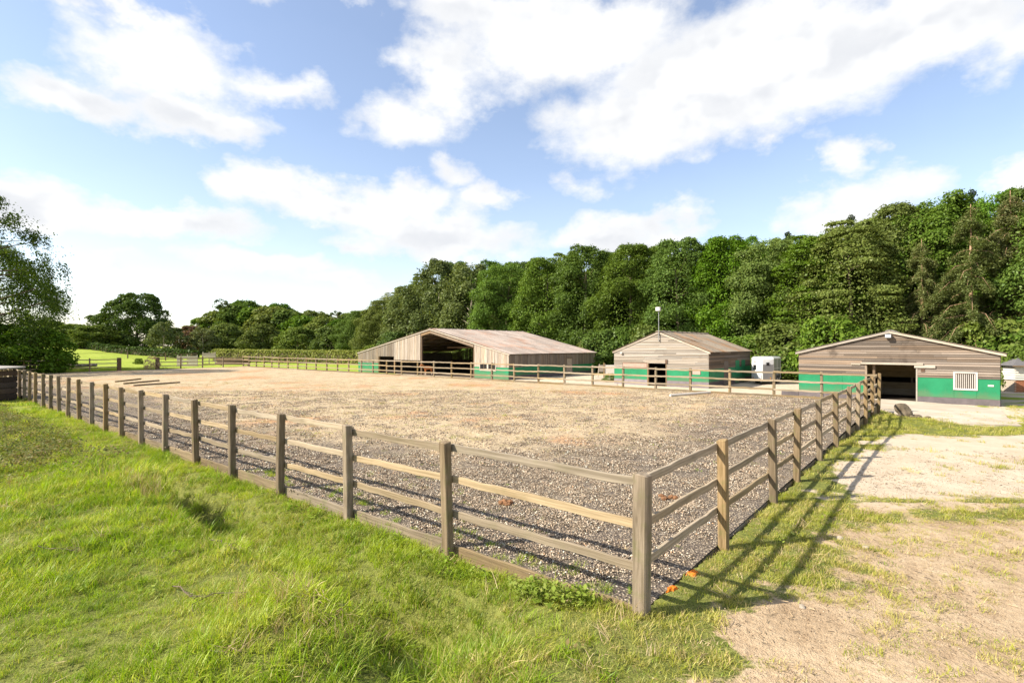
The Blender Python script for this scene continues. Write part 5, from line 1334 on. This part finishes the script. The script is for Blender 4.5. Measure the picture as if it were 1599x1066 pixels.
for (px, py, Z, rad, k, lab) in ((214, 459, 128, 7.6, K_BIGOAK, 'big dark spreading oak standing alone beyond the left field'),
        (166, 490, 140, 5.5, K_FAR[2], 'smaller dark tree at the left shoulder of the big field oak'),
        (146, 508, 120, 5.5, K_FAR[1], 'rounded light green bush tree left of the big field oak'),
        (112, 506, 150, 7, K_FAR[0], 'green tree behind the rounded light bush tree at left'),
        (70, 500, 160, 8, K_FAR[0], 'distant tree half hidden behind the large dark left-hand tree'),
        (256, 503, 118, 3.4, K_FARG, 'slender pale grey-green tree right of the big field oak'),
        (284, 512, 130, 5, K_FAR[1], 'low yellow-green tree between the pale tree and the copper tree'),
        (302, 508, 126, 3.4, K_COPPER, 'small copper-brown tree left of the distant grove'),
        (318, 512, 122, 3.6, K_FARG, 'small grey tree right of the copper tree')):
    x, y = at_px(px, Z); plant_tree(k, x, y, h_for(py, Z, gz1(x, y)), rad, lab, None, 'field_tree')
# stag-headed bare branches over the grove
def bare_tree(px, py, Z, lab, seed):
    r = random.Random(seed); H = h_for(py, Z, 0); x, y = at_px(px, Z)
    t = tag(empty('bare_tree', (x, y, gz1(x, y))), lab, 'tree', 'stag-headed trees'); mb = MB()
    mb.tube([(0, 0, -.4), (0.2, 0, H * .5), (0, 0.2, H * .97)], [0.4, 0.25, 0.05], 7)
    mb.build('trunk', M_BARK, t, smooth=True)
    for k in range(9):
        z = H * r.uniform(.6, .9); a = r.uniform(0, 6.28); L = r.uniform(1.2, 2.8)
        MB().tube([(0.1, 0.1, z), (math.cos(a) * L * .5, math.sin(a) * L * .5, z + L * .35), (math.cos(a) * L, math.sin(a) * L, z + L * .6)], [.12, .07, .02], 5).build('branch', M_BARK, t)
    me, _ = crown_mesh('crown', seed, H, 2.4, H * .8, 9, 700, 0.22, M_LEAF_DARK, cr=(0.12, 0.2)); link('crown', me, None, t)
bare_tree(347, 473, 146, 'half-dead bare-topped oak at the left end of the distant grove', 301)
bare_tree(527, 484, 140, 'half-dead bare-topped tree near the right end of the distant grove', 302)
# the large dark tree at the left edge
plant_tree(K_BIG, -51.0, 47.6, 17.6, 8.2, 'large dark feathery tree overhanging the left edge of the picture', None, 'large_tree', rz=0.6)
plant_tree(K_BIG, -57.0, 55.0, 13.5, 8.5, 'second dark tree behind the large one at the left edge', None, 'large_tree', rz=2.6)
for (x, y, h, r_, lab) in ((-46.5, 50.5, 4.4, 3.2, 'dark low shrub under the large left-hand tree, by the end fence'), (-50, 44.5, 4.5, 3.6, 'dark low shrub under the large left-hand tree, near the timber store'), (-52.5, 52, 5.0, 3.8, 'dark low shrub behind the trunk of the large left-hand tree')):
    k = K_BUSH[0]; t = plant_tree(k, x, y, h, r_, lab, None, 'shrub', cat='shrub')
bx, by = at_px(954, 43.5); plant_tree(K_BUSH[1], bx, by, 0.75, 0.62, 'small green bush at the front left corner of the middle stable', None, 'shrub', cat='shrub')
bx, by = at_px(237, 57.0); plant_tree(K_PALE, bx, by, 1.35, 0.75, 'pale grey-green weed clump beside the right gatepost', None, 'shrub', cat='shrub')
bx, by = at_px(217, 74.0); plant_tree(K_BUSH[2], bx, by, 0.85, 0.6, 'small round green bush in the field behind the gateway', None, 'shrub', cat='shrub')

# ------------------------------------------------------------------ hedges
def hedge(path, h, w, n, leaf, mt, label, seed, stems=True, top_j=0.15):
    rs = np.random.default_rng(seed); P0 = np.array(path, float); seg = np.diff(P0, axis=0); Ls = np.hypot(*seg.T); cum = np.concatenate([[0], np.cumsum(Ls)])
    s = rs.uniform(0, cum[-1], n); i = np.clip(np.searchsorted(cum, s) - 1, 0, len(seg) - 1); q = (s - cum[i]) / Ls[i]
    c = P0[i] + seg[i] * q[:, None]; nr = np.stack([-seg[i][:, 1], seg[i][:, 0]], 1) / Ls[i][:, None]
    hh = h * (1 + top_j * 2 * (fbm(s, s * 0, 0.7, 3, seed) - 0.5))
    side = rs.random(n); a = np.where(side < 0.45, -1, np.where(side < 0.6, 1, rs.uniform(-1, 1, n))); z = np.where(side < 0.6, rs.random(n) ** 0.8, 1 - 0.1 * rs.random(n)) * hh
    bul = 1 + 0.35 * (fbm(s, z, 0.9, 3, seed + 3) - 0.5)
    xy = c + nr * (a * w / 2 * bul * (1 - 0.25 * (z / h) ** 2))[:, None]
    g = gz(xy[:, 0], xy[:, 1]); P = np.stack([xy[:, 0], xy[:, 1], g + z], 1) + rs.normal(size=(n, 3)) * 0.07
    Nn = norm(np.concatenate([nr * a[:, None], (z / h * 0.7)[:, None]], 1) + rs.normal(size=(n, 3)) * 0.6)
    v, f = leaf_quads(P, Nn, leaf, rs); o0 = np.array([P0[0][0], P0[0][1], gz1(*P0[0])]); me = mesh_np('foliage', v - o0, f); me.materials.append(mt)
    t = tag(empty('hedge', tuple(o0)), label, 'hedge'); link('foliage', me, None, t)
    core = MB()
    for k in range(len(seg)):
        m = max(1, int(Ls[k] / 3))
        for j in range(m):
            pa = P0[k] + seg[k] * (j / m); pb = P0[k] + seg[k] * ((j + 1) / m); nn = np.array([-seg[k][1], seg[k][0]]) / Ls[k] * w * 0.30
            za, zb = gz1(*pa) - o0[2], gz1(*pb) - o0[2]; pa = pa - o0[:2]; pb = pb - o0[:2]; b = len(core.v)
            core.v += [(*(pa - nn), za - .2), (*(pb - nn), zb - .2), (*(pb + nn), zb - .2), (*(pa + nn), za - .2), (*(pa - nn), za + h * .8), (*(pb - nn), zb + h * .8), (*(pb + nn), zb + h * .8), (*(pa + nn), za + h * .8)]
            core.f += [tuple(b + i for i in qd) for qd in ((3,2,1,0),(4,5,6,7),(0,1,5,4),(1,2,6,5),(2,3,7,6),(3,0,4,7))]
    core.build('stems', M_BARK, t)
P = lambda px, Z: at_px(px, Z)
hedge([P(1660, 33), P(1570, 35.5)], 2.7, 1.8, 9000, 0.11, M_HEDGE, 'tall clipped hedge between the right-hand stable and the hut', 401)
hedge([P(1290, 43.5), P(1232, 46), P(1165, 50)], 2.9, 1.8, 12000, 0.12, M_HEDGE, 'tall green hedge behind the horse trailer', 402)
hedge([P(968, 62), P(925, 66), P(870, 72)], 2.9, 2.0, 9000, 0.13, M_HEDGE, 'dark hedge between the barn and the middle stable', 403)
hedge([P(620, 82), P(555, 86), P(470, 92), P(400, 96), P(338, 99)], 2.2, 2.4, 22000, 0.15, M_HEDGE_Y, 'long yellow-green hedge beyond the far fence, left of the barn', 404, top_j=0.1)
hedge([P(305, 104), P(240, 108), P(180, 112), P(125, 118)], 1.5, 1.8, 9000, 0.20, M_LEAF_DARK, 'low dark hedge along the top of the bright left field', 405)

# ------------------------------------------------------------------ grass, weeds and shingle: scattered small stuff
def tuft(name, n, spread, h, wd, mt, seed, lean=0.5, segs=3, stiff=1.0):
    rs = np.random.default_rng(seed); V = []; Q = []; Tt = []
    for i in range(n):
        a = rs.uniform(0, 6.28); r = spread * math.sqrt(rs.random()); x, y = r * math.cos(a), r * math.sin(a)
        L = h * rs.uniform(0.45, 1.15); d = rs.uniform(0, 6.28); ln = lean * rs.uniform(0.2, 1.2); w = wd * rs.uniform(0.6, 1.3)
        dx, dy = math.cos(d), math.sin(d); px, py = -dy, dx; b = len(V)
        for k in range(segs):
            t = k / segs; o = ln * L * t ** 1.8; z = L * t * (1 - 0.35 * ln * t); ww = w * (1 - 0.55 * t)
            V += [(x + dx * o - px * ww, y + dy * o - py * ww, z - 0.02), (x + dx * o + px * ww, y + dy * o + py * ww, z - 0.02)]
        V.append((x + dx * ln * L, y + dy * ln * L, L * (1 - 0.35 * ln) - 0.02))
        for k in range(segs - 1): Q.append((b + 2*k, b + 2*k + 1, b + 2*k + 3, b + 2*k + 2))
        Tt.append((b + 2*(segs-1), b + 2*segs - 1, b + 2*segs))
    me = mesh_np(name, np.array(V), [np.array(Q), np.array(Tt)]); me.materials.append(mt)
    return bpy.data.objects.new(name, me)
def weed(name, n, spread, h, leaf, mt, seed):
    rs = np.random.default_rng(seed); r = spread * np.sqrt(rs.random(n)); a = rs.uniform(0, 6.28, n)
    Pp = np.stack([r * np.cos(a), r * np.sin(a), h * rs.random(n) ** 0.7], 1); Nn = norm(rs.normal(size=(n, 3)) * 0.45 + np.array([0, 0, 1.0]))
    v, f = leaf_quads(Pp, Nn, leaf, rs, 0.6); me = mesh_np(name, v, f); me.materials.append(mt); return bpy.data.objects.new(name, me)
def chips(name, n, spread, size, mt, seed):
    rs = np.random.default_rng(seed); V = []; F = []
    for i in range(n):
        r = spread * math.sqrt(rs.random()); a = rs.uniform(0, 6.28); c = np.array([r * math.cos(a), r * math.sin(a), size * rs.uniform(0.0, 0.35)])
        s = size * rs.uniform(0.45, 1.3); m = np.array([s, s * rs.uniform(.5, .9), s * rs.uniform(.25, .5)])
        Q, _ = np.linalg.qr(rs.normal(size=(3, 3)) * np.array([1, 1, .5]) + np.eye(3) * 1.2)
        pts = np.array([(1, .2, 0), (.1, 1, .1), (-1, .1, -.1), (-.1, -1, 0), (.2, .1, 1), (-.1, 0, -1)]) * rs.uniform(.75, 1.2, (6, 1)) * m * 0.5
        b = len(V); V += [tuple(q) for q in (pts @ Q.T + c)]
        F += [(b, b+1, b+4), (b+1, b+2, b+4), (b+2, b+3, b+4), (b+3, b, b+4), (b+1, b, b+5), (b+2, b+1, b+5), (b+3, b+2, b+5), (b, b+3, b+5)]
    me = mesh_np(name, np.array(V), np.array(F)); me.materials.append(mt); return bpy.data.objects.new(name, me)
def scatter(name, label, sources, pts, scl, seed=0, tilt=0.12):
    rs = np.random.default_rng(seed); n = len(pts)
    me = bpy.data.meshes.new(name); me.vertices.add(n); me.vertices.foreach_set('co', np.asarray(pts, np.float32).ravel())
    rot = np.stack([rs.normal(0, tilt, n), rs.normal(0, tilt, n), rs.uniform(0, 6.28, n)], 1).astype(np.float32)
    me.attributes.new('rot', 'FLOAT_VECTOR', 'POINT').data.foreach_set('vector', rot.ravel())
    me.attributes.new('scl', 'FLOAT', 'POINT').data.foreach_set('value', np.asarray(scl, np.float32))
    me.attributes.new('idx', 'INT', 'POINT').data.foreach_set('value', rs.integers(0, len(sources), n).astype(np.int32))
    col = bpy.data.collections.new(name + '_sources')
    for s in sources: col.objects.link(s)
    o = link(name, me); tag(o, label, None, kind='stuff')
    ng = bpy.data.node_groups.new(name, 'GeometryNodeTree')
    ng.interface.new_socket('Geometry', in_out='INPUT', socket_type='NodeSocketGeometry'); ng.interface.new_socket('Geometry', in_out='OUTPUT', socket_type='NodeSocketGeometry')
    N = ng.nodes; gi = N.new('NodeGroupInput'); go = N.new('NodeGroupOutput'); ci = N.new('GeometryNodeCollectionInfo'); ci.inputs['Collection'].default_value = col; ci.inputs['Separate Children'].default_value = True; ci.inputs['Reset Children'].default_value = True
    ip = N.new('GeometryNodeInstanceOnPoints'); ip.inputs['Pick Instance'].default_value = True
    def attr(nm, ty):
        a = N.new('GeometryNodeInputNamedAttribute'); a.data_type = ty; a.inputs['Name'].default_value = nm
        return [s for s in a.outputs if s.enabled and s.name == 'Attribute'][0]
    Lk = ng.links; Lk.new(gi.outputs[0], ip.inputs['Points']); Lk.new(ci.outputs[0], ip.inputs['Instance']); Lk.new(attr('rot', 'FLOAT_VECTOR'), ip.inputs['Rotation']); Lk.new(attr('scl', 'FLOAT'), ip.inputs['Scale']); Lk.new(attr('idx', 'INT'), ip.inputs['Instance Index']); Lk.new(ip.outputs[0], go.inputs[0])
    md = o.modifiers.new('scatter', 'NODES'); md.node_group = ng
    return o
def area_points(rs, x0, x1, y0, y1, per_m2, keep):
    n = int((x1 - x0) * (y1 - y0) * per_m2); x = rs.uniform(x0, x1, n); y = rs.uniform(y0, y1, n)
    k = keep(x, y); m = rs.random(n) < k; return x[m], y[m]
def in_view(x, y): return (np.abs(x) < y * 1.12 + 1.2)
def outside(x, y, m=0.07):
    a, b = ab(x, y); return ~((a > -m) & (a < A_LEN + m) & (b > -m) & (b < B_LEN + m))
S = np.random.default_rng(77)
def grass_keep(x, y):
    a, b = ab(x, y); dirt = dirt_mask(x, y); left = (b < 0) & (a > 0.4 + 0 * x)
    return in_view(x, y) * outside(x, y) * np.clip(1.02 - 1.35 * dirt, 0, 1) * (0.35 + 0.65 * sstep(fbm(x, y, 1.6, 3, 88), 0.30, 0.52))
G1 = [tuft('grass_a%d' % i, 46, 0.085, 0.085, 0.0026, M_GRASS, 500 + i, 0.75) for i in range(4)] + [tuft('grass_b%d' % i, 38, 0.07, 0.135, 0.0027, M_GRASS, 510 + i, 0.9) for i in range(3)]
GY = [tuft('verge_a%d' % i, 40, 0.08, 0.085, 0.0026, M_GRASS_Y, 520 + i, 0.9) for i in range(4)]
GS = [tuft('straw_a%d' % i, 16, 0.07, 0.16, 0.0018, M_STRAW, 530 + i, 1.1) for i in range(3)]
GF = [tuft('far_a%d' % i, 90, 0.26, 0.17, 0.006, M_GRASS, 540 + i, 0.8, 2) for i in range(4)]
WD = [weed('weed_a%d' % i, 46, 0.16, 0.13, 0.020, M_WEED, 550 + i) for i in range(4)]
NT_ = [weed('nettle_a%d' % i, 34, 0.09, 0.16, 0.022, M_NETTLE, 560 + i) for i in range(3)]
CH = [chips('chip_a%d' % i, 150, 0.20, 0.030, M_CHIP, 570 + i) for i in range(5)]
CR = [chips('crumb_a%d' % i, 36, 0.22, 0.014, M_CRUMB, 580 + i) for i in range(4)]
def lushness(x, y):                      # 1 = thick green turf (left bank), 0 = thin yellow verge (right)
    a, b = ab(x, y); return sstep(-(x - 0.25 * (y - 4)), -1.2, 1.0) * (b < 0.2) 
def cat_pts(*ls): return np.concatenate([l[0] for l in ls]), np.concatenate([l[1] for l in ls])
# thick turf, near and middle distance
x, y = cat_pts(area_points(S, -12, 3, 3.2, 9, 125, lambda x, y: grass_keep(x, y) * lushness(x, y)), area_points(S, -26, 0, 9, 22, 60, lambda x, y: grass_keep(x, y) * lushness(x, y)))
tall = fbm(x, y, 0.55, 3, 91); aa, bb = ab(x, y)
sc = (0.30 + 1.25 * tall ** 1.2 + 0.35 * fbm(x, y, 3.0, 2, 93)) * (1 + 0.45 * np.exp(-((-bb - 1.7) / 0.5) ** 2)) * np.where(y > 9, 1.2, 1.0) * S.uniform(0.7, 1.3, len(x))
scatter('grass_turf', 'thick bright green turf on the bank at lower left', G1, np.stack([x, y, gz(x, y)], 1), sc, 1, 0.18)
# thin verge grass to the right and by the corner
x, y = cat_pts(area_points(S, -1, 10, 3.2, 9.5, 115, lambda x, y: grass_keep(x, y) * (1 - lushness(x, y))), area_points(S, 2, 32, 9.5, 26, 34, lambda x, y: grass_keep(x, y) * (1 - lushness(x, y))))
sc = (0.5 + 0.9 * fbm(x, y, 1.1, 3, 95)) * np.where(y > 9.5, 1.5, 1.0) * S.uniform(0.7, 1.3, len(x))
scatter('verge_grass', 'thin yellowing grass along the right-hand fence and track', GY, np.stack([x, y, gz(x, y)], 1), sc, 2, 0.18)
# coarse sward farther off
x, y = area_points(S, -60, 5, 20, 60, 7, lambda x, y: grass_keep(x, y) * (y < 60) * ((ab(x, y)[1] < 0) | (ab(x, y)[0] > A_LEN)))
scatter('distant_sward', 'coarse green sward beyond the bank at far left', GF, np.stack([x, y, gz(x, y)], 1), S.uniform(0.7, 1.3, len(x)), 3)
# short dense undergrass that closes the turf
xa, ya = cat_pts(area_points(S, -12, 8, 3.2, 9, 110, lambda x, y: grass_keep(x, y) ** 0.5), area_points(S, -24, 2, 9, 18, 44, lambda x, y: grass_keep(x, y) ** 0.5))
lu = lushness(xa, ya) > S.random(len(xa))
for nm, lab, sel, mats, sd in (('short_undergrass', 'short fine green grass between the taller tufts on the bank', lu, (M_GRASS, M_GRASS, M_GRASS, M_GRASS_Y), 620), ('short_verge_grass', 'short dry grass and thatch on the right-hand verge', ~lu, (M_GRASS_Y, M_GRASS_Y, M_GRASS, M_STRAW), 630)):
    x, y = xa[sel], ya[sel]
    scatter(nm, lab, [tuft(nm + '_a%d' % i, 46, 0.12, 0.048, 0.0025, mats[i], sd + i, 1.2, 2) for i in range(4)], np.stack([x, y, gz(x, y)], 1), np.where(y > 9, 1.4, 1.0) * S.uniform(0.7, 1.3, len(x)), 12, 0.15)
# tall pale seeding grass on the lip of the ditch
tk = np.concatenate([S.normal(7.9, 0.7, 46), S.normal(1.9, 0.4, 16)]); bk_ = -(1.35 + 0.55 * sstep(tk, 8, 1.5) + 0.55 + S.normal(0, 0.2, len(tk))); wx, wy = W(tk, bk_)
scatter('seeding_grass', 'tall pale seeding grass on the lip of the ditch', [tuft('seed_a%d' % i, 22, 0.07, 0.30, 0.0022, M_STRAW, 640 + i, 0.45) for i in range(3)], np.stack([wx, wy, gz(wx, wy)], 1), S.uniform(0.6, 1.15, len(tk)), 13, 0.15)
# broad-leaved weeds among the grass
x, y = area_points(S, -12, 6, 3.2, 10, 3.2, lambda x, y: grass_keep(x, y) * sstep(fbm(x, y, 0.8, 3, 107), 0.42, 0.6))
scatter('turf_weed', 'low broad-leaved weeds and clover among the turf', [weed('tweed_a%d' % i, 22, 0.08, 0.06, 0.016, M_NETTLE if i < 2 else M_WEED, 650 + i) for i in range(4)], np.stack([x, y, gz(x, y) + 0.03], 1), S.uniform(0.7, 1.4, len(x)), 14)
# dead straws
x, y = cat_pts(area_points(S, -12, 6, 3.2, 9, 7, lambda x, y: grass_keep(x, y) * sstep(fbm(x, y, 0.7, 3, 97), 0.38, 0.62)), area_points(S, -24, 0, 9, 20, 3, lambda x, y: grass_keep(x, y)))
scatter('dead_straw', 'pale dead grass stalks scattered through the turf', GS, np.stack([x, y, gz(x, y) + 0.02], 1), S.uniform(0.7, 1.7, len(x)), 4, 0.5)
# creeping weeds on the bank, leafy weeds at the kickboard
x, y = area_points(S, -22, -4, 7, 22, 26, lambda x, y: grass_keep(x, y) * sstep(ab(x, y)[0], 9, 13) * sstep(-ab(x, y)[1], 0.9, 1.6) * sstep(4.6 + 3 * (fbm(x, y, .5, 3, 98) - .5) + ab(x, y)[1], 0, 1))
scatter('creeping_weed', 'grey-green creeping weeds matted on the bank at left', WD, np.stack([x, y, gz(x, y) + 0.06], 1), S.uniform(0.8, 1.5, len(x)), 5)
tk = np.concatenate([S.normal(1.15, 0.28, 26), S.normal(0.55, 0.2, 10), S.uniform(0.2, 9, 22)]); bk_ = -S.uniform(0.12, 0.45, len(tk)); wx, wy = W(tk, bk_)
scatter('kickboard_weed', 'bright leafy weeds growing against the kickboard', NT_, np.stack([wx, wy, gz(wx, wy)], 1), S.uniform(0.6, 1.25, len(tk)), 6)
# shingle of the arena
def arena_keep(x, y):
    a, b = ab(x, y); return (in_view(x, y) & (a > 0.24) & (b > 0.24) & (a < A_LEN) & (b < B_LEN)).astype(float)
x, y = cat_pts(area_points(S, -9, 8, 5, 11, 21, lambda x, y: arena_keep(x, y) * (1 - 0.8 * straw_mask(*ab(x, y)))), area_points(S, -14, 18, 11, 26, 8, lambda x, y: arena_keep(x, y) * np.clip(1 - 1.15 * straw_mask(*ab(x, y)), 0, 1)))
scatter('shingle', 'loose grey shingle chips on the arena floor', CH, np.stack([x, y, arena_z(ab(x, y)[1]) + 0.006], 1), np.where(y > 11, 1.35, 1.0) * S.uniform(0.85, 1.15, len(x)), 7, 0.03)
# loose chips among the dry weed, thin and even
x, y = area_points(S, -22, 16, 6, 30, 6, lambda x, y: arena_keep(x, y) * straw_mask(*ab(x, y)))
scatter('loose_chips', 'loose grey chips thinly spread through the dry weed of the arena', [chips('loose_a%d' % i, 40, 0.45, 0.042, M_CHIP, 590 + i) for i in range(4)], np.stack([x, y, arena_z(ab(x, y)[1]) + 0.006], 1), S.uniform(0.8, 1.2, len(x)), 16, 0.03)
# dry weed and green sprigs on the arena
x, y = cat_pts(area_points(S, -10, 10, 5, 14, 7.0, lambda x, y: arena_keep(x, y) * (0.12 + 0.7 * straw_mask(*ab(x, y))) * sstep(fbm(x, y, 1.3, 3, 99), 0.4, 0.65)), area_points(S, -34, 20, 14, 38, 3.6, lambda x, y: arena_keep(x, y) * straw_mask(*ab(x, y))))
scatter('arena_dry_weed', 'short dry weed stalks scattered over the arena', [tuft('dryw_a%d' % i, 26, 0.11, 0.06, 0.003, M_STRAW, 600 + i, 1.3) for i in range(3)], np.stack([x, y, arena_z(ab(x, y)[1])], 1), np.where(y > 14, 1.6, 1.0) * S.uniform(0.6, 1.3, len(x)), 8, 0.2)
x, y = cat_pts(area_points(S, -10, 12, 5, 16, 4.5, lambda x, y: arena_keep(x, y) * sstep(fbm(x, y, 0.9, 3, 103), 0.47, 0.62)), area_points(S, -25, 16, 16, 30, 2.0, lambda x, y: arena_keep(x, y)))
scatter('arena_green_weed', 'small green weed sprigs sprouting in the arena shingle', [tuft('grw_a%d' % i, 34, 0.10, 0.055, 0.003, M_GRASS, 610 + i, 1.2) for i in range(3)], np.stack([x, y, arena_z(ab(x, y)[1])], 1), S.uniform(0.5, 1.3, len(x)), 9, 0.2)
tk = S.uniform(0.2, 9, 90); bk_ = np.abs(S.normal(0.25, 0.18, 90)) + 0.06; wx, wy = W(tk, bk_)
scatter('fence_foot_grass', 'taller green grass tufts inside the foot of the near fence', G1, np.stack([wx, wy, arena_z(bk_)], 1), S.uniform(0.5, 1.2, 90), 10)
tk = S.uniform(0.4, 14, 260); bk_ = -S.uniform(0.08, 0.32, 260); wx, wy = W(tk, bk_)
scatter('fence_outer_grass', 'longer grass grown up against the outside of the near fence', G1, np.stack([wx, wy, gz(wx, wy)], 1), S.uniform(0.6, 1.35, 260), 17)
# crumbs on the bare earth
x, y = area_points(S, 1, 14, 3.3, 13, 24, lambda x, y: in_view(x, y) * outside(x, y) * dirt_mask(x, y))
scatter('earth_crumbs', 'small crumbs of earth and grit on the bare track', CR, np.stack([x, y, gz(x, y) + 0.002], 1), S.uniform(0.6, 1.3, len(x)), 11, 0.05)

# dead bramble stems lying on the turf
def dead_stem(px, py, L, ang, label, seed):
    r = random.Random(seed); Zd = 816 * 2.45 / (py - 540); x0 = (px - 800) / 816 * Zd
    t = tag(empty('dead_branch', (x0, Zd, gz1(x0, Zd) + 0.045)), label, 'branch', 'dead stems lying on the grass')
    def stem(p, a, L, r0):
        pts = []; n = 7
        for i in range(n):
            s = L * i / (n - 1); pts.append((p[0] + math.cos(a) * s, p[1] + math.sin(a) * s, gz1(x0 + p[0] + math.cos(a) * s, Zd + p[1] + math.sin(a) * s) - gz1(x0, Zd) + r.uniform(-0.01, 0.03))); a += r.uniform(-0.25, 0.25)
        MB().tube(pts, [r0 * (1 - 0.7 * i / (n - 1)) for i in range(n)], 5).build('stem', M_BARK, t); return pts
    p = stem((0, 0), ang, L, 0.007)
    for k in (2, 3, 4): stem(p[k][:2], ang + r.choice((-1, 1)) * r.uniform(0.5, 1.0), L * r.uniform(0.3, 0.5), 0.005)
dead_stem(270, 915, 1.0, -0.75, 'longest dead bramble stem lying on the turf at lower left', 1)
dead_stem(60, 860, 0.7, -0.2, 'dead stem lying on the turf nearest the left edge', 2)
dead_stem(330, 845, 0.6, -0.5, 'short dead stem lying on the turf below the ditch', 3)

# litter on the bare earth: twigs and bits of straw
x, y = area_points(S, 1, 14, 3.3, 14, 5, lambda x, y: in_view(x, y) * outside(x, y) * dirt_mask(x, y))
def litter(name, n, mt, seed):
    rs = np.random.default_rng(seed); mb = MB()
    for i in range(n):
        a = rs.uniform(0, 6.28); r = 0.25 * math.sqrt(rs.random()); c = (r * math.cos(a), r * math.sin(a)); d = rs.uniform(0, 6.28); L = rs.uniform(0.015, 0.06)
        mb.tube([(c[0], c[1], 0.004), (c[0] + math.cos(d) * L, c[1] + math.sin(d) * L, 0.008)], 0.0025, 4)
    me = mb.mesh(name); me.materials.append(mt); return bpy.data.objects.new(name, me)
scatter('ground_litter', 'twigs and bits of straw littering the bare track', [litter('litter_a0', 9, M_BARK, 1), litter('litter_a1', 9, M_BARK, 2), litter('litter_a2', 10, M_STRAW, 3)], np.stack([x, y, gz(x, y) + 0.003], 1), S.uniform(0.7, 1.6, len(x)), 15, 0.03)
